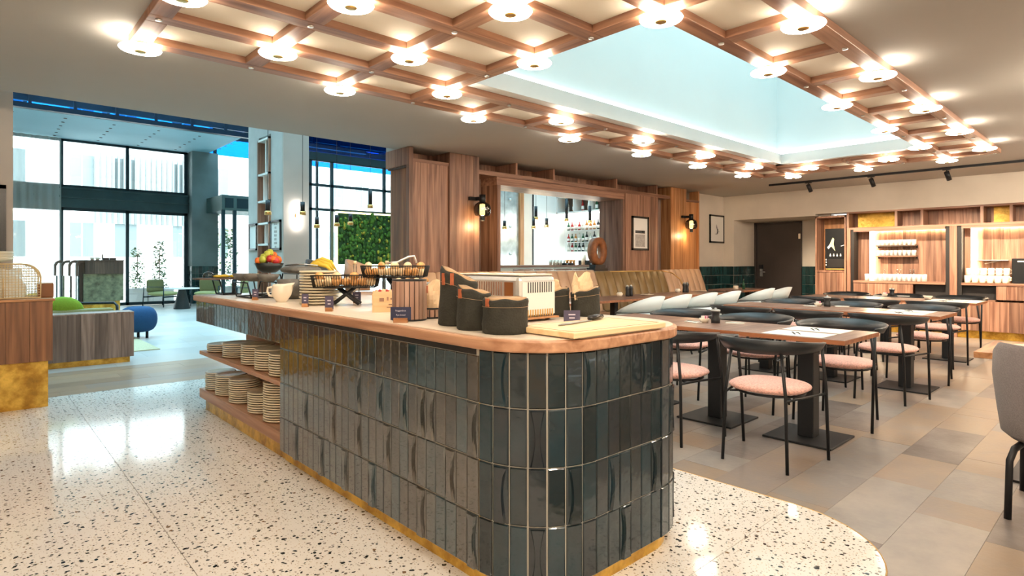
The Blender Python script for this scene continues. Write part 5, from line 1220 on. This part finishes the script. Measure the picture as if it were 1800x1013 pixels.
crumple('crumpled white paper inside the rattan basket', .17, 6.66, .946, .19, .08, .24, 'white_paper', 'paper_bundle', 'paper')
for k in range(3):
    o = ob('serving_dish', G().lathe([(.13, 0), (.20, .02), (.21, .045), (.20, .045), (.12, .008)], n=36), 'stoneware', None, (.06, 6.66, 1.249 + k * .024)); tag(o, 'wide beige serving dish on the rattan basket, %s' % ('bottom one', 'middle one', 'top one')[k], 'dish', 'serving dishes on the rattan basket')
o = thing('wooden_box', 'amber brown wooden box right of the rattan basket', 'box', (.485, 6.74, .935)); ob('body', Bx(-.055, .055, -.09, .09, 0, .125), 'amber_box', o, bev=.008); ob('lid_line', Bx(-.05, .05, -.085, .085, .125, .132), 'picture_white', o)
# sofa back box and sofa
sb = thing('sofa_back_unit', 'low grey-brown plank unit with gold plinth behind the sofa', 'cabinet', (0, 0, 0))
planks(sb, 'x', .42, 1.50, 8.65, .07, .62, .135, .02, 'grey_wood_z'); ob('body', Bx(.40, 1.49, 8.67, 9.0, .07, .615), 'grey_wood_z', sb); ob('gold_plinth', Bx(.42, 1.46, 8.675, 8.97, 0, .07), 'gold_leaf', sb); ob('top', Bx(.40, 1.50, 8.65, 9.0, .615, .63), 'grey_wood_z', sb)
so_ = thing('sofa', 'black framed sofa behind the plank unit', 'sofa', (.9, 9.5, 0)); ob('seat', Bx(-.6, .45, -.3, .35, .22, .42), 'olive_cushion', so_, bev=.03); ob('back', Bx(-.6, .45, -.45, -.3, .2, .66), 'olive_cushion', so_, bev=.03)
ob('arm_frame', G().tube([(.5, -.35, 0), (.5, -.35, .60), (.5, -.33, .68), (.48, -.25, .715), (.2, -.15, .715), (.0, -.1, .715)], .018, 8), 'black_metal', so_)
for sx in (-.55, .42): ob('leg', G().cyl(sx, .3, 0, .22, .02, 8), 'black_metal', so_)
for lab, x, z, mt, r_ in (('bright green cushion leaning over the sofa back', .84, .655, 'pillow_green', .17), ('mustard yellow cushion left of the green one', .58, .70, 'pillow_yellow', .18)): tag(ob('cushion', G().blob(0, 0, 0, r_ * 1.2, .08, r_, 20, 12), mt, None, (x, 9.14, z), 0, rot=(.2, .15, 0)), lab, 'cushion')
# reception desk: tall curved panels
dk = thing('reception_desk', 'tall dark wood reception desk with rounded stacked panels and gold base', 'desk', (0, 0, 0))
planks(dk, 'x', 1.50, 2.09, 13.0, 1.035, 1.275, .15, .02, 'dark_wood_z'); ob('patina_front', Bx(1.48, 2.09, 13.03, 13.1, .53, 1.035), 'desk_patina', dk); ob('gold_base', Bx(1.46, 2.04, 13.05, 13.5, 0, .53), 'gold_leaf', dk); ob('top', Bx(1.40, 2.10, 12.99, 13.6, 1.27, 1.29), 'dark_wood_z', dk); ob('body', Bx(1.42, 2.08, 13.1, 13.6, .53, 1.27), 'dark_wood_z', dk)
for k in range(4):
    x = 1.46 - k * .085; y = 13.02 + k * .22
    prof = [(x + .04, 1.285), (x - .02, 1.28), (x - .065, 1.25), (x - .085, 1.20), (x - .085, 1.0), (x - .06, 1.0), (x - .055, 1.18), (x - .03, 1.23), (x + .04, 1.245)]
    g = G(); n = len(prof); g.add([(a, y, b) for a, b in prof] + [(a, y + .16, b) for a, b in prof], [tuple(range(n)), tuple(range(n, 2 * n))[::-1]] + [(i, (i + 1) % n, n + (i + 1) % n, n + i) for i in range(n)]); ob('curved_hood', g, 'dark_wood_z', dk)
    ob('side_panel', Bx(x - .06, x - .04, y, y + .16, .0, 1.0), ('green_tile', 'dark_wood_z', 'desk_patina', 'green_tile')[k], dk)
for k, (x, nm, mt) in enumerate(((1.62, 'cup', 'cream_glaze'), (1.70, 'cup', 'cream_glaze'), (1.82, 'sunglass_case', 'machine_black'), (1.93, 'card_box', 'machine_black'))):
    tag(ob(nm, G().lathe([(.025, 0), (.04, .05), (.035, .05), (.022, .006)], n=14) if k < 2 else Bx(-.05, .05, -.04, .04, 0, .04), mt, None, (x, 13.1, 1.29)), ('white cup on the reception desk, left one', 'white cup on the reception desk, right one', 'black case on the reception desk', 'flat black box at the right of the reception desk')[k], ('cup', 'cup', 'box', 'box')[k])
def leafy(name, lab, loc, r, h, nl, grp, pot=None, z0=0):
    o = thing(name, lab, 'plant', loc, 0, grp); g = G(); 
    for k in range(nl):
        t_ = random.random(); a = random.uniform(0, 2 * PI); q = r * math.sqrt(random.random()) * (1 - .45 * t_); x, y, z = q * math.cos(a), q * math.sin(a), z0 + h * t_; s = h * .034 + .012; d1 = random.uniform(0, 2 * PI); d2_ = random.uniform(-.6, .8)
        u_ = Vector((math.cos(d1), math.sin(d1), d2_)) * s; v_ = Vector((-math.sin(d1), math.cos(d1), random.uniform(-.3, .3))) * s * .5; p = Vector((x, y, z)); g.add([p - u_, p + v_, p + u_, p - v_], [(0, 1, 2, 3)])
    ob('foliage', g, 'plant_green', o)['kind'] = 'stuff'; ob('stem', G().tube([(0, 0, z0 - .05), (.01, 0, z0 + h * .85)], .012, 6), 'walnut_z', o)
    if pot: ob('planter', Bx(-pot, pot, -.2, .2, 0, z0), 'planter_pale', o)
leafy('small_plant', 'tiny leafy plant on the reception desk', (1.78, 13.2, 1.29), .06, .13, 60, None, z0=.0)
leafy('potted_shrub', 'tall leafy shrub in pale planter outside, behind the reception desk', (3.72, 21.0, 0), .25, 1.25, 420, 'shrubs outside the window', .26, .45)
leafy('potted_shrub', 'tall leafy shrub in pale planter outside, behind the green armchair', (4.32, 21.0, 0), .25, 1.45, 480, 'shrubs outside the window', .36, .45)
leafy('potted_shrub', 'tall shrub outside the entrance vestibule', (6.35, 20.8, 0), .3, 1.9, 420, 'shrubs outside the window', .3, .45)
leafy('potted_shrub', 'spindly shrub seen through the glass leaf of the vestibule', (6.3, 22.5, 0), .3, 2.6, 360, 'shrubs outside the window', .3, .6)
# pouf, rug, lounge chairs, cone table
o = thing('pouf', 'round dark blue pouf on short legs at the rug', 'pouf', (2.02, 11.3, 0)); ob('body', G().cushion(0, 0, .10, .52, .27, .27, 2.3), 'pouf_blue', o)
for k in range(3): a = 2.1 * k - .7; ob('leg', G().cyl(.14 * math.cos(a), .14 * math.sin(a), 0, .12, .022, 8), 'black_metal', o)
tag(ob('rug', Bx(-.4, 1.98, 9.58, 11.9, .001, .012), 'rug_beige'), 'pale olive rug under the pouf', 'rug')
def lounge(lab, loc, rz):
    o = thing('lounge_armchair', lab, 'chair', loc, rz, 'green lounge armchairs in the lobby')   # faces -y
    ob('seat_cushion', G().cushion(0, 0, .30, .42, .31, .33, 5), 'lime_cushion', o); ob('back_cushion', Bx(-.28, .28, .22, .34, .40, .76), 'olive_cushion', o, bev=.05)
    for s in (-1, 1): ob('side_frame', G().tube([(s * .36, -.30, 0), (s * .36, -.30, .56), (s * .36, .32, .56), (s * .36, .36, 0)], .014, 6), 'frame_teal', o)
    ob('seat_frame', G().box(-.36, .36, -.31, -.28, .26, .30).box(-.36, .36, .30, .33, .26, .30), 'frame_teal', o)
    return o
lounge('green lounge armchair with metal frame in front of the window', (4.0, 18.9, 0), .65); lounge('olive lounge armchair before the grey column', (5.0, 18.4, 0), -.5); lounge('green lounge armchair seen under the serving stand', (5.75, 16.6, 0), .4)
o = thing('cone_table', 'small round table on a dark cone base beside the green armchair', 'table', (4.15, 17.6, 0)); ob('cone', G().lathe([(.20, 0), (.205, .02), (.09, .50), (.09, .53)], n=24), 'cone_black', o); ob('top', G().cyl(0, 0, .53, .555, .42, 32), 'picture_white', o)
# sheer curtain, pleated
g = G(); secs = []; n = 90
for k in range(n + 1):
    x = -1.1 + 2.86 * k / n; y = 19.72 + .045 * math.sin(k * 1.15) + .02 * math.sin(k * .37); secs.append((x, y))
g.add([(x, y, .02) for x, y in secs] + [(x, y, 4.58) for x, y in secs], [(i, i + 1, n + 2 + i, n + 1 + i) for i in range(n)], True)
tag(ob('curtain', g, 'curtain_sheer'), 'sheer white floor-length curtain at the left of the window wall', 'curtain')
# chair backs beyond the island
for lab, x, y, mt in (('rounded dark grey high chair back beyond the plate stack', 2.70, 5.94, 'machine_grey'), ('rounded tan high chair back beyond the bread rolls', 2.88, 5.42, 'tan_leather')):
    if mt not in MATS: plain('machine_grey', (.09, .10, .105), .8)
    o = thing('high_chair', lab, 'chair', (x, y, 0), PI * .25, 'high chairs beyond the island'); secs = []
    for i in range(17):
        th = math.radians(-75 + 150 * i / 16); q = math.cos(th); x0, y0 = .27 * math.sin(th), .22 * math.cos(th) - .1; zt = 1.12 + .16 * q ** .6
        secs.append([(x0, y0, .95), (x0 * 1.06, y0 * 1.06 + .01, (zt + .95) / 2), (x0 * 1.02, y0 * 1.02, zt), (x0 * .88, y0 * .9, zt - .01), (x0 * .86, y0 * .86, .96)])
    ob('backrest', G().strip(secs), mt, o); ob('seat', G().cushion(0, -.05, .80, .95, .26, .24, 3), mt, o)
    for sx in (-1, 1):
        for sy in (-1, 1): ob('leg', G().tube([(sx * .24, -.05 + sy * .22, 0), (sx * .19, -.05 + sy * .17, .82)], .013, 6), 'black_metal', o)
